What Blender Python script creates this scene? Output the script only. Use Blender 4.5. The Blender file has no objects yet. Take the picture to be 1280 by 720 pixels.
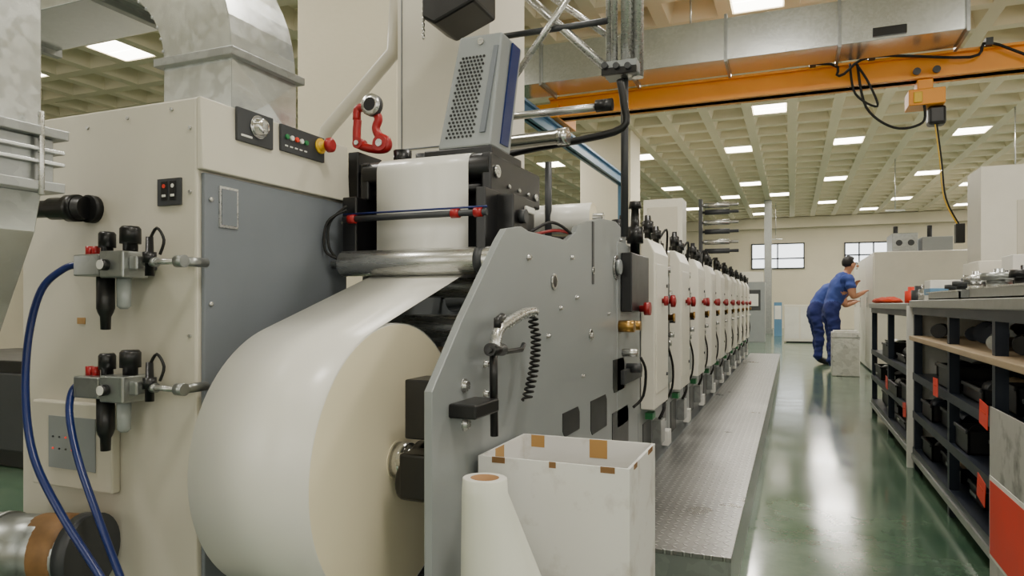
import bpy,bmesh,math,random
from mathutils import Vector,Matrix,noise
random.seed(4)
# ---------- survey helpers: a sight line met with a known world plane, in metres ----------
F=860.0;H=.95;S=350/math.hypot(350,F);C=F/math.hypot(350,F)
def ray(u,v):
    r=(u-640)/F
    return Vector((-S+C*r,C+S*r,(380-v)/F))
def sx(u,v,X):
    d=ray(u,v);return d*(X/d.x)+Vector((0,0,H))
def sy(u,v,Y):
    d=ray(u,v);return d*(Y/d.y)+Vector((0,0,H))
# ---------- materials ----------
def lin(c):
    return tuple(((x/255)/12.92 if x/255<=.04045 else ((x/255+.055)/1.055)**2.4) for x in c)
def mth(nt,op,a,b=None,clamp=False):
    n=nt.nodes.new('ShaderNodeMath');n.operation=op;n.use_clamp=clamp
    for i,x in enumerate((a,b)):
        if x is None: continue
        if isinstance(x,(int,float)): n.inputs[i].default_value=x
        else: nt.links.new(x,n.inputs[i])
    return n.outputs[0]
def M(name,rgb,rough=.5,metal=0,var=.08,sc=4,bump=0,bsc=60,emit=0,trans=0,coat=0,stretch=None,vor=False,ecol=None,dirt=None):
    m=bpy.data.materials.new(name);m.use_nodes=True;nt=m.node_tree;b=nt.nodes['Principled BSDF']
    tc=nt.nodes.new('ShaderNodeTexCoord');src=tc.outputs['Object']
    if stretch:
        mp=nt.nodes.new('ShaderNodeMapping');mp.inputs['Scale'].default_value=stretch
        nt.links.new(src,mp.inputs[0]);src=mp.outputs[0]
    if vor:
        no=nt.nodes.new('ShaderNodeTexVoronoi');no.inputs['Scale'].default_value=sc
        sep=nt.nodes.new('ShaderNodeSeparateColor');nt.links.new(src,no.inputs['Vector']);nt.links.new(no.outputs['Color'],sep.inputs[0]);fac=sep.outputs[0]
    else:
        no=nt.nodes.new('ShaderNodeTexNoise');no.inputs['Scale'].default_value=sc;no.inputs['Detail'].default_value=6;no.inputs['Roughness'].default_value=.6
        nt.links.new(src,no.inputs['Vector']);fac=no.outputs[0]
    cr=nt.nodes.new('ShaderNodeValToRGB');L=lin(rgb)
    e=cr.color_ramp.elements
    e[0].position=.25;e[1].position=.75
    lo=[max(0,x*(1-var)) for x in L]
    if dirt: lo=list(lin(dirt));e[0].position=.3;e[1].position=.48
    e[0].color=(*lo,1);e[1].color=(*[min(1,x*(1+var)) for x in L],1)
    nt.links.new(fac,cr.inputs[0]);nt.links.new(cr.outputs[0],b.inputs['Base Color'])
    rr=mth(nt,'MULTIPLY_ADD',fac,.05 if vor else .16);rr.node.inputs[2].default_value=max(.02,rough-.08);nt.links.new(rr,b.inputs['Roughness'])
    b.inputs['Metallic'].default_value=metal
    if trans: b.inputs['Transmission Weight'].default_value=trans
    if coat: b.inputs['Coat Weight'].default_value=coat;b.inputs['Coat Roughness'].default_value=.12
    if emit:
        b.inputs['Emission Color'].default_value=(*lin(ecol or rgb),1);b.inputs['Emission Strength'].default_value=emit
    if bump:
        n2=nt.nodes.new('ShaderNodeTexNoise');n2.inputs['Scale'].default_value=bsc;nt.links.new(src,n2.inputs['Vector'])
        bp=nt.nodes.new('ShaderNodeBump');bp.inputs['Strength'].default_value=bump;bp.inputs['Distance'].default_value=.01
        nt.links.new(n2.outputs[0],bp.inputs['Height']);nt.links.new(bp.outputs[0],b.inputs['Normal'])
    return m
cream=M('cream_paint',(204,199,184),.4,0,.05,3)
cream2=M('cream_unit',(222,218,205),.35,0,.05,5)
greyp=M('grey_plate_paint',(146,151,152),.36,.2,.05,6)
doorp=M('door_blue_grey',(116,122,129),.42,.1,.06,4)
darkg=M('dark_grey',(60,62,65),.45,.2,.1,8)
black=M('black_plastic',(18,18,20),.35,0,.2,8)
rubber=M('black_rubber',(13,13,13),.6,0,.2,8)
steel=M('brushed_steel',(198,198,195),.28,.88,.06,9,stretch=(1,14,14))
chrome=M('chrome',(212,212,211),.18,.95,.04,9)
galv=M('galvanised',(216,220,219),.3,.88,.045,50,vor=True,bump=.05,bsc=2.5)
galvd=M('galvanised_dull',(160,163,161),.38,.8,.06,40,vor=True,bump=.06,bsc=4)
paper=M('paper_face',(227,226,218),.34,0,.015,2,coat=.2)
paperend=M('paper_edge',(238,228,197),.75,0,.03,3)
core=M('cardboard_core',(160,122,84),.8)
red=M('red_paint',(160,24,28),.35,0,.1)
redk=M('dark_red_knob',(140,24,28),.35,0,.1)
redtag=M('red_tag',(222,58,34),.5,0,.1)
orange=M('orange_paint',(240,156,40),.4,0,.05,3)
yellow=M('yellow_plastic',(228,184,44),.4)
bluep=M('blue_paint',(92,134,168),.4,0,.08)
hoseb=M('blue_hose',(22,40,100),.3,0,.1)
brass=M('brass',(176,136,72),.3,.9,.1)
green=M('green_plastic',(40,120,70),.4)
white=M('white_plastic',(224,223,216),.45)
wallm=M('wall_plaster',(220,212,190),.8,0,.05,1.2,bump=.1,bsc=30)
ceilm=M('ceiling_concrete',(232,222,196),.85,0,.06,.7,bump=.1,bsc=40)
cardw=M('white_carton',(224,223,220),.42,.12,.03,7,dirt=(182,174,162))
brown=M('brown_tape',(178,136,76),.45)
tapeold=M('old_brown_tape',(128,94,56),.55,0,.3,18)
plasticroll=M('milky_film',(212,214,202),.3,0,.04,4)
wood=M('wood_board',(166,146,118),.6,0,.2,3,stretch=(8,1,8))
navy=M('shelf_navy',(36,43,56),.4,.3,.2)
blacktray=M('tray_black',(22,23,26),.4,0,.25)
shirt=M('shirt_blue',(58,76,146),.9,0,.15,9,bump=.6,bsc=14)
pants=M('trousers_blue',(38,48,108),.9,0,.18,9,bump=.6,bsc=14)
skin=M('skin',(190,136,106),.55,0,.05)
hairm=M('hair_black',(18,15,14),.6,0,.2,40)
clear=M('clear_bowl',(190,196,196),.2,0,.05,5,trans=.5)
lampm=M('lamp_diffuser',(255,250,238),.5,0,.01,emit=14,ecol=(255,246,228))
winm=M('window_daylight',(240,245,250),.3,0,.02,emit=2.8)
fillm=M('window_daylight_large',(240,245,250),.3,0,.02,emit=2.5,ecol=(252,248,238))  # glow for the unseen window panes added to brighten the hall
ledr=M('led_red',(255,60,40),.3,emit=.5)
rag=M('rag_cloth',(66,40,42),.9,0,.3,14,bump=.6,bsc=25)
orangecloth=M('orange_cloth',(214,70,36),.85,0,.2,14,bump=.5,bsc=25)
foil=M('foil_film',(216,215,209),.35,.3,.08,14,vor=True,bump=.7,bsc=18)
boardm=M('worn_grey_board',(176,174,168),.45,.2,.12,9,bump=.4,bsc=12,dirt=(120,118,112))
def floor_mat():
    m=bpy.data.materials.new('green_epoxy');m.use_nodes=True;nt=m.node_tree;b=nt.nodes['Principled BSDF']
    tc=nt.nodes.new('ShaderNodeTexCoord')
    n=nt.nodes.new('ShaderNodeTexNoise');n.inputs['Scale'].default_value=1.8;n.inputs['Detail'].default_value=10;n.inputs['Roughness'].default_value=.72
    nt.links.new(tc.outputs['Object'],n.inputs['Vector'])
    cr=nt.nodes.new('ShaderNodeValToRGB');e=cr.color_ramp.elements
    e[0].position=.3;e[0].color=(*lin((46,76,60)),1);e[1].position=.72;e[1].color=(*lin((102,124,102)),1)
    nt.links.new(n.outputs[0],cr.inputs[0]);nt.links.new(cr.outputs[0],b.inputs['Base Color'])
    n2=nt.nodes.new('ShaderNodeTexNoise');n2.inputs['Scale'].default_value=4;n2.inputs['Detail'].default_value=6
    nt.links.new(tc.outputs['Object'],n2.inputs['Vector'])
    r=mth(nt,'MULTIPLY_ADD',n2.outputs[0],.16);r.node.inputs[2].default_value=.06;nt.links.new(r,b.inputs['Roughness'])
    b.inputs['Specular IOR Level'].default_value=.65
    bp=nt.nodes.new('ShaderNodeBump');bp.inputs['Strength'].default_value=.06;bp.inputs['Distance'].default_value=.01
    nt.links.new(n2.outputs[0],bp.inputs['Height']);nt.links.new(bp.outputs[0],b.inputs['Normal'])
    return m
def tread_mat():
    m=bpy.data.materials.new('diamond_tread_steel');m.use_nodes=True;nt=m.node_tree;b=nt.nodes['Principled BSDF']
    tc=nt.nodes.new('ShaderNodeTexCoord');sp=nt.nodes.new('ShaderNodeSeparateXYZ');nt.links.new(tc.outputs['Object'],sp.inputs[0])
    k=1/.03
    x=mth(nt,'MULTIPLY',sp.outputs[0],k);y=mth(nt,'MULTIPLY',sp.outputs[1],k)
    a=mth(nt,'SUBTRACT',mth(nt,'FRACT',x),.5);c=mth(nt,'SUBTRACT',mth(nt,'FRACT',y),.5)
    par=mth(nt,'FLOORED_MODULO',mth(nt,'ADD',mth(nt,'FLOOR',x),mth(nt,'FLOOR',y)),2)
    p=mth(nt,'ABSOLUTE',mth(nt,'ADD',a,c));q=mth(nt,'ABSOLUTE',mth(nt,'SUBTRACT',a,c))
    inv=mth(nt,'SUBTRACT',1,par)
    u=mth(nt,'ADD',mth(nt,'MULTIPLY',p,par),mth(nt,'MULTIPLY',q,inv))
    w=mth(nt,'ADD',mth(nt,'MULTIPLY',q,par),mth(nt,'MULTIPLY',p,inv))
    h=mth(nt,'SUBTRACT',1,mth(nt,'ADD',mth(nt,'DIVIDE',u,.9),mth(nt,'DIVIDE',w,.22)))
    h=mth(nt,'MULTIPLY',h,2.2,True)
    bp=nt.nodes.new('ShaderNodeBump');bp.inputs['Strength'].default_value=1;bp.inputs['Distance'].default_value=.006
    nt.links.new(h,bp.inputs['Height']);nt.links.new(bp.outputs[0],b.inputs['Normal'])
    n=nt.nodes.new('ShaderNodeTexNoise');n.inputs['Scale'].default_value=3;n.inputs['Detail'].default_value=6
    nt.links.new(tc.outputs['Object'],n.inputs['Vector'])
    cr=nt.nodes.new('ShaderNodeValToRGB');e=cr.color_ramp.elements
    e[0].position=.3;e[0].color=(*lin((112,112,111)),1);e[1].position=.7;e[1].color=(*lin((152,152,150)),1)
    nt.links.new(n.outputs[0],cr.inputs[0])
    mx=nt.nodes.new('ShaderNodeMix');mx.data_type='RGBA';nt.links.new(h,mx.inputs[0]);nt.links.new(cr.outputs[0],mx.inputs[6]);mx.inputs[7].default_value=(*lin((204,204,202)),1)
    nt.links.new(mx.outputs[2],b.inputs['Base Color'])
    b.inputs['Metallic'].default_value=.88
    r=mth(nt,'MULTIPLY_ADD',n.outputs[0],.22);r.node.inputs[2].default_value=.2;nt.links.new(r,b.inputs['Roughness'])
    return m
floorm=floor_mat();tread=tread_mat()
# ---------- builder ----------
WL={}
COL=bpy.context.scene.collection
class B:
    def __init__(s): s.bm=bmesh.new();s.ms=[]
    def mi(s,m):
        if m not in s.ms: s.ms.append(m)
        return s.ms.index(m)
    def face(s,vs,m,sm=False):
        try: f=s.bm.faces.new(vs)
        except ValueError: return
        f.material_index=s.mi(m);f.smooth=sm
    def box(s,a,b,m,R=None):
        lo=[min(a[i],b[i]) for i in range(3)];hi=[max(a[i],b[i]) for i in range(3)]
        vs=[]
        c=Vector([(lo[i]+hi[i])/2 for i in range(3)])
        for x in (0,1):
            for y in (0,1):
                for z in (0,1):
                    p=Vector((hi[0] if x else lo[0],hi[1] if y else lo[1],hi[2] if z else lo[2]))
                    if R: p=R@(p-c)+c
                    vs.append(s.bm.verts.new(p))
        for q in ((0,1,3,2),(4,6,7,5),(0,4,5,1),(2,3,7,6),(0,2,6,4),(1,5,7,3)): s.face([vs[i] for i in q],m)
        return s
    def lathe(s,p0,d,prof,m,n=24,mats=None):
        p0=Vector(p0);d=Vector(d).normalized()
        a=d.orthogonal().normalized();b=d.cross(a)
        rings=[]
        for (t,r) in prof:
            rings.append([s.bm.verts.new(p0+d*t+(a*math.cos(2*math.pi*i/n)+b*math.sin(2*math.pi*i/n))*max(r,1e-4)) for i in range(n)])
        for k in range(len(rings)-1):
            mm=mats[k] if mats else m
            fl=abs(prof[k][0]-prof[k+1][0])<1e-5
            for i in range(n):
                j=(i+1)%n;s.face([rings[k][i],rings[k][j],rings[k+1][j],rings[k+1][i]],mm,not fl)
        s.face(rings[0][::-1],mats[0] if mats else m);s.face(rings[-1],mats[-1] if mats else m)
        return s
    def cyl(s,p0,p1,r,m,r2=None,n=20):
        p0=Vector(p0);p1=Vector(p1);L=(p1-p0).length
        return s.lathe(p0,p1-p0,[(0,r),(L,r if r2 is None else r2)],m,n)
    def prism(s,pts,ax,a0,a1,m):
        def P(p,a):
            return Vector((a,p[0],p[1])) if ax==0 else Vector((p[0],a,p[1])) if ax==1 else Vector((p[0],p[1],a))
        A=[s.bm.verts.new(P(p,a0)) for p in pts];Bv=[s.bm.verts.new(P(p,a1)) for p in pts]
        s.face(A,m);s.face(Bv[::-1],m);n=len(pts)
        for i in range(n): s.face([A[i],A[(i+1)%n],Bv[(i+1)%n],Bv[i]],m)
        return s
    def tube(s,pts,r,m,n=8,sub=0):
        pts=[Vector(p) for p in pts]
        if sub:
            q=[]
            for i in range(len(pts)-1):
                p0=pts[max(i-1,0)];p1=pts[i];p2=pts[i+1];p3=pts[min(i+2,len(pts)-1)]
                for k in range(sub):
                    t=k/sub
                    q.append(.5*((2*p1)+(p2-p0)*t+(2*p0-5*p1+4*p2-p3)*t*t+(3*p1-p0-3*p2+p3)*t**3))
            q.append(pts[-1]);pts=q
        a=None;rings=[]
        for i,p in enumerate(pts):
            d=(pts[min(i+1,len(pts)-1)]-pts[max(i-1,0)]).normalized()
            if a is None: a=d.orthogonal().normalized()
            else: a=(a-d*a.dot(d)).normalized()
            b=d.cross(a)
            rings.append([s.bm.verts.new(p+(a*math.cos(2*math.pi*k/n)+b*math.sin(2*math.pi*k/n))*r) for k in range(n)])
        for k in range(len(rings)-1):
            for i in range(n):
                j=(i+1)%n;s.face([rings[k][i],rings[k][j],rings[k+1][j],rings[k+1][i]],m,True)
        s.face(rings[0][::-1],m);s.face(rings[-1],m)
        return s
    def sph(s,c,r,m,n=12):
        if not hasattr(r,'__len__'): r=(r,r,r)
        ret=bmesh.ops.create_uvsphere(s.bm,u_segments=n*2,v_segments=n,radius=1)
        for v in ret['verts']: v.co=Vector((v.co.x*r[0],v.co.y*r[1],v.co.z*r[2]))+Vector(c)
        for f in {f for v in ret['verts'] for f in v.link_faces}: f.material_index=s.mi(m);f.smooth=True
        return s
    def out(s,name,parent=None,label=None,cat=None,bev=0,group=None,kind=None,seg=2):
        bm=s.bm
        xs=[v.co for v in bm.verts]
        lo=Vector([min(p[i] for p in xs) for i in range(3)]);hi=Vector([max(p[i] for p in xs) for i in range(3)])
        o=Vector(((lo.x+hi.x)/2,(lo.y+hi.y)/2,lo.z))
        for v in bm.verts: v.co-=o
        bmesh.ops.recalc_face_normals(bm,faces=bm.faces[:])
        me=bpy.data.meshes.new(name);bm.to_mesh(me);bm.free()
        for m in s.ms: me.materials.append(m)
        ob=bpy.data.objects.new(name,me);COL.objects.link(ob)
        place(ob,o,parent)
        meta(ob,label,cat,group,kind)
        if bev:
            md=ob.modifiers.new('bevel','BEVEL');md.width=bev;md.segments=seg;md.limit_method='ANGLE';md.angle_limit=math.radians(50)
        return ob
def place(ob,o,parent):
    WL[ob.name]=Vector(o)
    if parent: ob.parent=parent;ob.location=Vector(o)-WL[parent.name]
    else: ob.location=o
def meta(ob,label,cat,group,kind):
    if label: ob['label']=label
    if cat: ob['category']=cat
    if group: ob['group']=group
    if kind: ob['kind']=kind
def empty(name,loc,label,cat,group=None):
    ob=bpy.data.objects.new(name,None);ob.empty_display_size=.1;COL.objects.link(ob);place(ob,loc,None);meta(ob,label,cat,group,None);return ob
def dup(o,off,par=None):
    n=o.copy();COL.objects.link(n)
    if par: n.parent=par
    else: n.location=o.location+Vector(off)
    for ch in list(o.children): dup(ch,off,n)
    return n
def BX(a,b,m,name,par=None,bev=0,**k): return B().box(a,b,m).out(name,par,bev=bev,**k)
def CY(a,b,r,m,name,par=None,n=20,**k): return B().cyl(a,b,r,m,n=n).out(name,par,**k)
def LT(p,d,prof,m,name,par=None,n=20,mats=None,**k): return B().lathe(p,d,prof,m,n,mats).out(name,par,**k)
# ================= ROOM =================
RX0,RX1,RY0,RY1,CZ=-14.0,9.0,-4.0,29.0,4.3
B().box((RX0,RY0,-.1),(RX1,RY1,0),floorm).out('floor',kind='structure')
B().box((RX0,RY1,0),(RX1,RY1+.2,5.1),wallm).out('wall_back',kind='structure')
B().box((RX0,RY0-.2,0),(RX1,RY0,5.1),wallm).out('wall_front',kind='structure')
B().box((RX0-.2,RY0,0),(RX0,RY1,5.1),wallm).out('wall_left',kind='structure')
B().box((RX1,RY0,0),(RX1+.2,RY1,5.1),wallm).out('wall_right',kind='structure')
b=B();cx,cy=.7167,.7667;OX,OY=1.075,15.7
for i in range(-22,12):
    for j in range(-27,19):
        X=OX+i*cx;Y=OY+j*cy
        def rect(hx,hy,z): return [b.bm.verts.new((max(RX0,min(RX1,X+sx_*hx)),max(RY0,min(RY1,Y+sy_*hy)),z)) for sx_,sy_ in ((-1,-1),(1,-1),(1,1),(-1,1))]
        if X-cx/2+.25>RX1 or X+cx/2-.25<RX0 or Y-cy/2+.25>RY1 or Y+cy/2-.25<RY0: continue
        o=rect(cx/2,cy/2,CZ);p=rect(cx/2-.08,cy/2-.08,CZ);q=rect(cx/2-.15,cy/2-.15,CZ+.22)
        for k in range(4):
            l=(k+1)%4
            b.face([o[k],o[l],p[l],p[k]],ceilm);b.face([p[k],p[l],q[l],q[k]],ceilm)
        b.face(q,ceilm)
b.out('ceiling',kind='structure')
B().box((RX0,28.6,3.9),(RX1,28.98,4.29),wallm).out('trim_1',kind='structure')
B().box((-3.85,13,0),(-2.85,13.9,CZ-.005),wallm).out('column',label='cream plastered structural column beside blue crane post',cat='column',bev=.02)
B().box((-3.3,4.0,0),(-2.45,4.8,CZ-.005),wallm).out('column',label='cream plastered structural column behind the press',cat='column',bev=.02)
B().box((-7.2,9.0,0),(-6.4,9.8,CZ-.005),wallm).out('column',label='cream plastered structural column in the open hall',cat='column',bev=.02)
def window(name,u0,v0,u1,v1,n):
    a=sy(u0,v1,RY1);c=sy(u1,v0,RY1);b=B()
    b.box((a.x,RY1-.03,a.z),(c.x,RY1-.01,c.z),winm)
    w=.05
    for k in range(n+1):
        x=a.x+(c.x-a.x)*k/n;b.box((x-w/2,RY1-.08,a.z),(x+w/2,RY1-.01,c.z),darkg)
    for z in (a.z,(a.z*.4+c.z*.6),c.z): b.box((a.x-w/2,RY1-.08,z-w/2),(c.x+w/2,RY1-.01,z+w/2),darkg)
    b.out(name,kind='structure')
window('window_1',940,335,1005,306,2);window('window_2',1056,328,1110,304,3)
k=3
for y in (-3,2,7,12,17,22):  # unseen glowing windows added on the right wall as fill light
    b=B();b.box((RX1-.03,y,1.1),(RX1-.01,y+4,3.4),fillm)
    for t in range(5): b.box((RX1-.07,y+t-.03,1.1),(RX1-.01,y+t+.03,3.4),white)
    b.box((RX1-.07,y,1.07),(RX1-.01,y+4,1.13),white);b.box((RX1-.07,y,3.37),(RX1-.01,y+4,3.43),white);b.out('window_%d'%k,kind='structure');k+=1
for x in (-12,-6,0,4.5):  # more glowing windows added behind the camera for soft fill
    b=B();b.box((x,RY0+.01,1.1),(x+4,RY0+.03,3.4),fillm)
    for t in range(5): b.box((x+t-.03,RY0+.01,1.1),(x+t+.03,RY0+.07,3.4),white)
    b.out('window_%d'%k,kind='structure');k+=1
LP=[]
for j,xs in ((0,(-5.375,-3.225,-1.075,1.075,3.225,5.375)),(6,(-5.375,-3.225,-1.075,1.075,3.225,5.375)),(12,(-3.225,-1.075,1.075,3.225,5.375)),(-4,(-7.525,-.358,3.94)),(9,(-2.15+.0083,0-.358,4.658)),(15,(-1.075,2.508,5.375)),(-10,(-.358,5.375)),(-12,(-10.392,-8.242,-6.092)),(-16,(-5.375,-1.075,2.5)),(-22,(-5.375,-1.075,2.5))):
    for x in xs:
        i=round((x-OX)/cx);LP.append((OX+i*cx,OY+j*cy))
b=B();X,Y=LP[0]
b.box((X-.27,Y-.29,CZ+.02),(X+.27,Y+.29,CZ+.08),white)
for s_ in (-1,1): b.box((X-.26,Y+s_*.145-.135,CZ+.005),(X+.26,Y+s_*.145+.135,CZ+.02),lampm)
lamp0=b.out('ceiling_light',label='square recessed fluorescent panel set in a ceiling coffer',cat='ceiling light',group='fluorescent panels in the coffered ceiling')
for (x,y) in LP[1:]: dup(lamp0,(x-X,y-Y,0))
# ================= UNWINDER CABINET =================
CXr,CY0,CY1,CXl,CZt=-1.30,1.222,1.80,-1.925,1.44
cab=empty('machine_cabinet',(-1.6,1.5,0),'tall cream steel unwinder cabinet with blue-grey side door','machine cabinet')
b=B();b.box((CXl,CY0,.06),(CXr,CY1,CZt),cream);b.box((CXl+.04,CY0+.03,0),(CXr-.03,CY1-.02,.06),darkg)
b.out('body',cab,bev=.006)
b=B();b.prism([(CXr,1.268),(CXr+.02,1.268),(CXr+.012,1.44),(CXr,1.44)],1,CY0,CY1,cream);b.out('fascia',cab,bev=.003)
b=B();b.box((CXr,CY0+.012,.09),(CXr+.012,CY1-.004,1.262),doorp)
for z in (1.2,.95,.5,.2):
    for y in (CY0+.03,CY1-.03): b.cyl((CXr+.012,y,z),(CXr+.018,y,z),.006,steel,n=10)
b.out('door',cab,bev=.003,label='blue-grey steel door')
p=sx(285,260,-1.288);b=B();b.box((-1.288,p.y-.03,p.z-.05),(-1.284,p.y+.03,p.z+.05),steel);b.box((-1.284,p.y-.024,p.z-.044),(-1.282,p.y+.024,p.z+.044),doorp);b.out('sight_glass',cab)
b=B()
for (u,v) in ((110,160),(160,148),(215,137),(238,160),(238,240),(238,330),(238,420),(60,180)):
    p=sy(u,v,CY0);b.cyl((p.x,CY0,p.z),(p.x,CY0-.004,p.z),.0045,steel,n=10)
b.out('fastener',cab,kind='stuff')
p=sy(102,401,CY0);BX((p.x-.014,CY0-.002,p.z-.008),(p.x+.014,CY0,p.z+.008),brown,'name_plate',cab)
a=sy(199,258,CY0);c=sy(228,222,CY0);b=B();b.box((a.x,CY0-.006,a.z),(c.x,CY0,c.z),darkg)
xm=(a.x+c.x)/2
for s_,mm in ((-1,redtag),(1,white)):
    b.box((xm+s_*.014-.010,CY0-.0075,a.z+.012),(xm+s_*.014+.010,CY0-.006,a.z+.058),rubber);b.cyl((xm+s_*.014,CY0-.0075,a.z+.046),(xm+s_*.014,CY0-.009,a.z+.046),.005,mm,n=12);b.box((xm+s_*.014-.006,CY0-.009,a.z+.02),(xm+s_*.014+.006,CY0-.007,a.z+.026),white)
b.out('keypad',cab,bev=.002)
XF=CXr+.018
def pan(u0,u1,vc,hh,m=darkg):
    a=sx(u0,vc[0],XF);c=sx(u1,vc[1],XF);b=B();zc=(a.z+c.z)/2
    b.box((XF-.004,a.y,zc-hh),(XF+.005,c.y,zc+hh),m);return b,a.y,c.y,zc
b,y0,y1,zc=pan(295,340,(158,164),.042);b.lathe((XF+.005,(y0+y1)/2+.008,zc+.005),(1,0,0),[(0,.03),(.004,.03),(.004,.022),(.02,.02),(.022,.012)],chrome,24);b.box((XF+.02,(y0+y1)/2+.003,zc-.008),(XF+.03,(y0+y1)/2+.013,zc+.018),steel)
b.box((XF+.004,y0+.012,zc-.03),(XF+.007,y0+.05,zc-.024),white);b.out('pressure_dial_panel',cab,bev=.002)
b,y0,y1,zc=pan(350,404,(176,184),.036)
for k in range(5):
    y=y0+.02+k*.02;b.cyl((XF+.005,y,zc+.004),(XF+.011,y,zc+.004),.007,(green,white,redtag,white,green)[k],n=12);b.box((XF+.004,y-.006,zc-.022),(XF+.006,y+.006,zc-.018),white)
b.out('button_panel',cab,bev=.002)
p=sx(398,183,XF);LT((XF+.005,p.y,p.z),(1,0,0),[(0,.022),(.006,.022),(.006,.013),(.03,.012),(.03,.021),(.042,.021),(.048,.014)],red,'emergency_stop',cab,24,[yellow,yellow,yellow,red,red,red])
cb=empty('control_box',(sy(90,600,CY0).x,CY0,.5),'shallow cream control box with grey indicator plate on cabinet','control box')
a=sy(40,604,CY0-.025);c=sy(140,507,CY0-.025)
BX((a.x,CY0-.025,a.z),(c.x,CY0-.001,c.z),cream,'housing',cb,.005)
b=B();a2=sy(62,583,CY0-.025);c2=sy(120,524,CY0-.025);b.box((a2.x,CY0-.028,a2.z),(c2.x,CY0-.025,c2.z),greyp)
for i in range(4):
    for k in range(2): b.cyl((a2.x+.018+i*.024,CY0-.028,a2.z+.05+k*.03),(a2.x+.018+i*.024,CY0-.030,a2.z+.05+k*.03),.0025,ledr if (i+k)%3==0 else darkg,n=10)
b.out('indicator_panel',cb)
b=B();p=sy(118,262,CY0);b.cyl((p.x,CY0,p.z),(p.x,CY0-.02,p.z),.035,rubber);d=Vector((-.155,-.03,0));e=Vector((p.x,CY0-.03,p.z))
b.lathe(e+Vector((.01,0,0)),d,[(0,.028),(.02,.03),(.02,.034),(.05,.034),(.05,.028),(.1,.028),(.1,.022),(.16,.022)],black,24);b.out('duct_spigot',label='black ribbed plastic spigot on cream cabinet face',cat='pipe fitting')
def q(u,v,y=1.15): return sy(u,v,y)
fr=empty('air_regulator',(q(140,345).x,1.2,q(140,345).z),'compressed air filter regulator with black knobs and bowls','air regulator','air regulators on cabinet face')
def vb(b,u0,v0,u1,v1,y0,y1,m): a=q(u0,v1);c=q(u1,v0);b.box((a.x,y0,a.z),(c.x,y1,c.z),m)
b=B();vb(b,106,318,138,346,1.12,1.18,galvd);vb(b,141,314,170,348,1.115,1.185,galvd);vb(b,136,322,143,340,1.13,1.17,steel);vb(b,112,325,165,338,1.18,1.221,darkg);vb(b,170,320,180,338,1.13,1.17,galvd)
b.out('body',fr,bev=.004)
for (u,v0,v1,r) in ((134,318,290,.019),(163,314,283,.023)):
    p=q(u,v0);t=q(u,v1).z-p.z;LT(p,(0,0,1),[(0,r*.7),(t*.3,r*.7),(t*.3,r),(t*.9,r),(t,r*.8)],black,'adjusting_knob',fr)
for u in (112,120): p=q(u,321);CY(p,(p.x,p.y,p.z+.025),.009,red,'cap',fr,14)
p=q(132,346);LT(p,(0,0,-1),[(0,.02),(.075,.02),(.085,.017),(.095,.012),(.125,.011),(.126,.006)],black,'filter_bowl',fr)
p=q(155,348);LT(p,(0,0,-1),[(0,.016),(.065,.015),(.072,.008)],clear,'oil_bowl',fr)
b=B();p=q(178,328);e=q(226,328);b.cyl(p,(e.x,p.y,p.z),.007,steel);b.cyl((e.x,p.y,p.z),(e.x,CY0,p.z),.011,galvd);b.cyl((e.x-.012,p.y,p.z),(e.x+.012,p.y,p.z),.014,galvd);b.cyl((p.x+.03,p.y,p.z),(p.x+.045,p.y,p.z),.011,galvd);b.out('outlet_pipe',fr)
p=q(187,345);LT(p,(0,0,1),[(0,.01),(.03,.01),(.03,.015),(.055,.015),(.055,.009),(.09,.008)],black,'pressure_switch',fr)
p=q(106,331);CY(p,p+Vector((-.02,0,0)),.01,brass,'hose_fitting',fr)
p=q(150,332);LT((p.x,1.115,p.z),(0,-1,0),[(0,.013),(.015,.013),(.0155,.011),(.017,.011)],black,'gauge',fr,20,[black,black,white])
B().tube([q(187,300),q(196,285),q(205,300),q(200,318)],.0035,rubber,6,4).out('signal_cable',fr)
dup(fr,(0,0,-.288))
B().tube([q(100,331),q(80,336,1.13),q(52,362,1.1),q(36,420,1.08),q(32,495,1.06),q(42,570,1.04),q(75,640,1.03),q(125,720,1.03),q(170,800,1.03)],.0085,hoseb,10,6).out('air_hose',label='blue air hose looping from upper regulator',cat='hose')
B().tube([q(100,479),q(90,490,1.13),q(87,520,1.11),q(98,575,1.09),q(122,645,1.08),q(150,720,1.08),q(190,820,1.08)],.0085,hoseb,10,6).out('air_hose',label='blue air hose hanging from lower regulator',cat='hose')
pp_=empty('extraction_pipe',(-1.5,1.12,0),'round galvanised pipe sealed with old brown tape','pipe')
b=B();p=sy(112,692,1.12);L=.8
b.lathe((p.x-.02,1.12,p.z),(-1,-.25,0),[(0,.078),(.1,.082),(.2,.082),(.2,.086),(.215,.086),(.215,.082),(L*.8,.082)],galvd,32);b.out('pipe',pp_)
b=B();b.lathe((p.x,1.13,p.z),(-1,-.25,0),[(0,.055),(.0,.09),(.035,.09),(.035,.084)],darkg,32);b.out('collar',pp_)
b=B();b.lathe((p.x-.04,1.12,p.z),(-1,-.25,0),[(0,.083),(.02,.086),(.06,.0865),(.07,.084),(.09,.0845),(.1,.083)],tapeold,32);b.out('tape_wrap',pp_)
BX((p.x-.3,1.0,0),(p.x-.26,1.12,p.z-.07),darkg,'pipe_stand',pp_)
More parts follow.
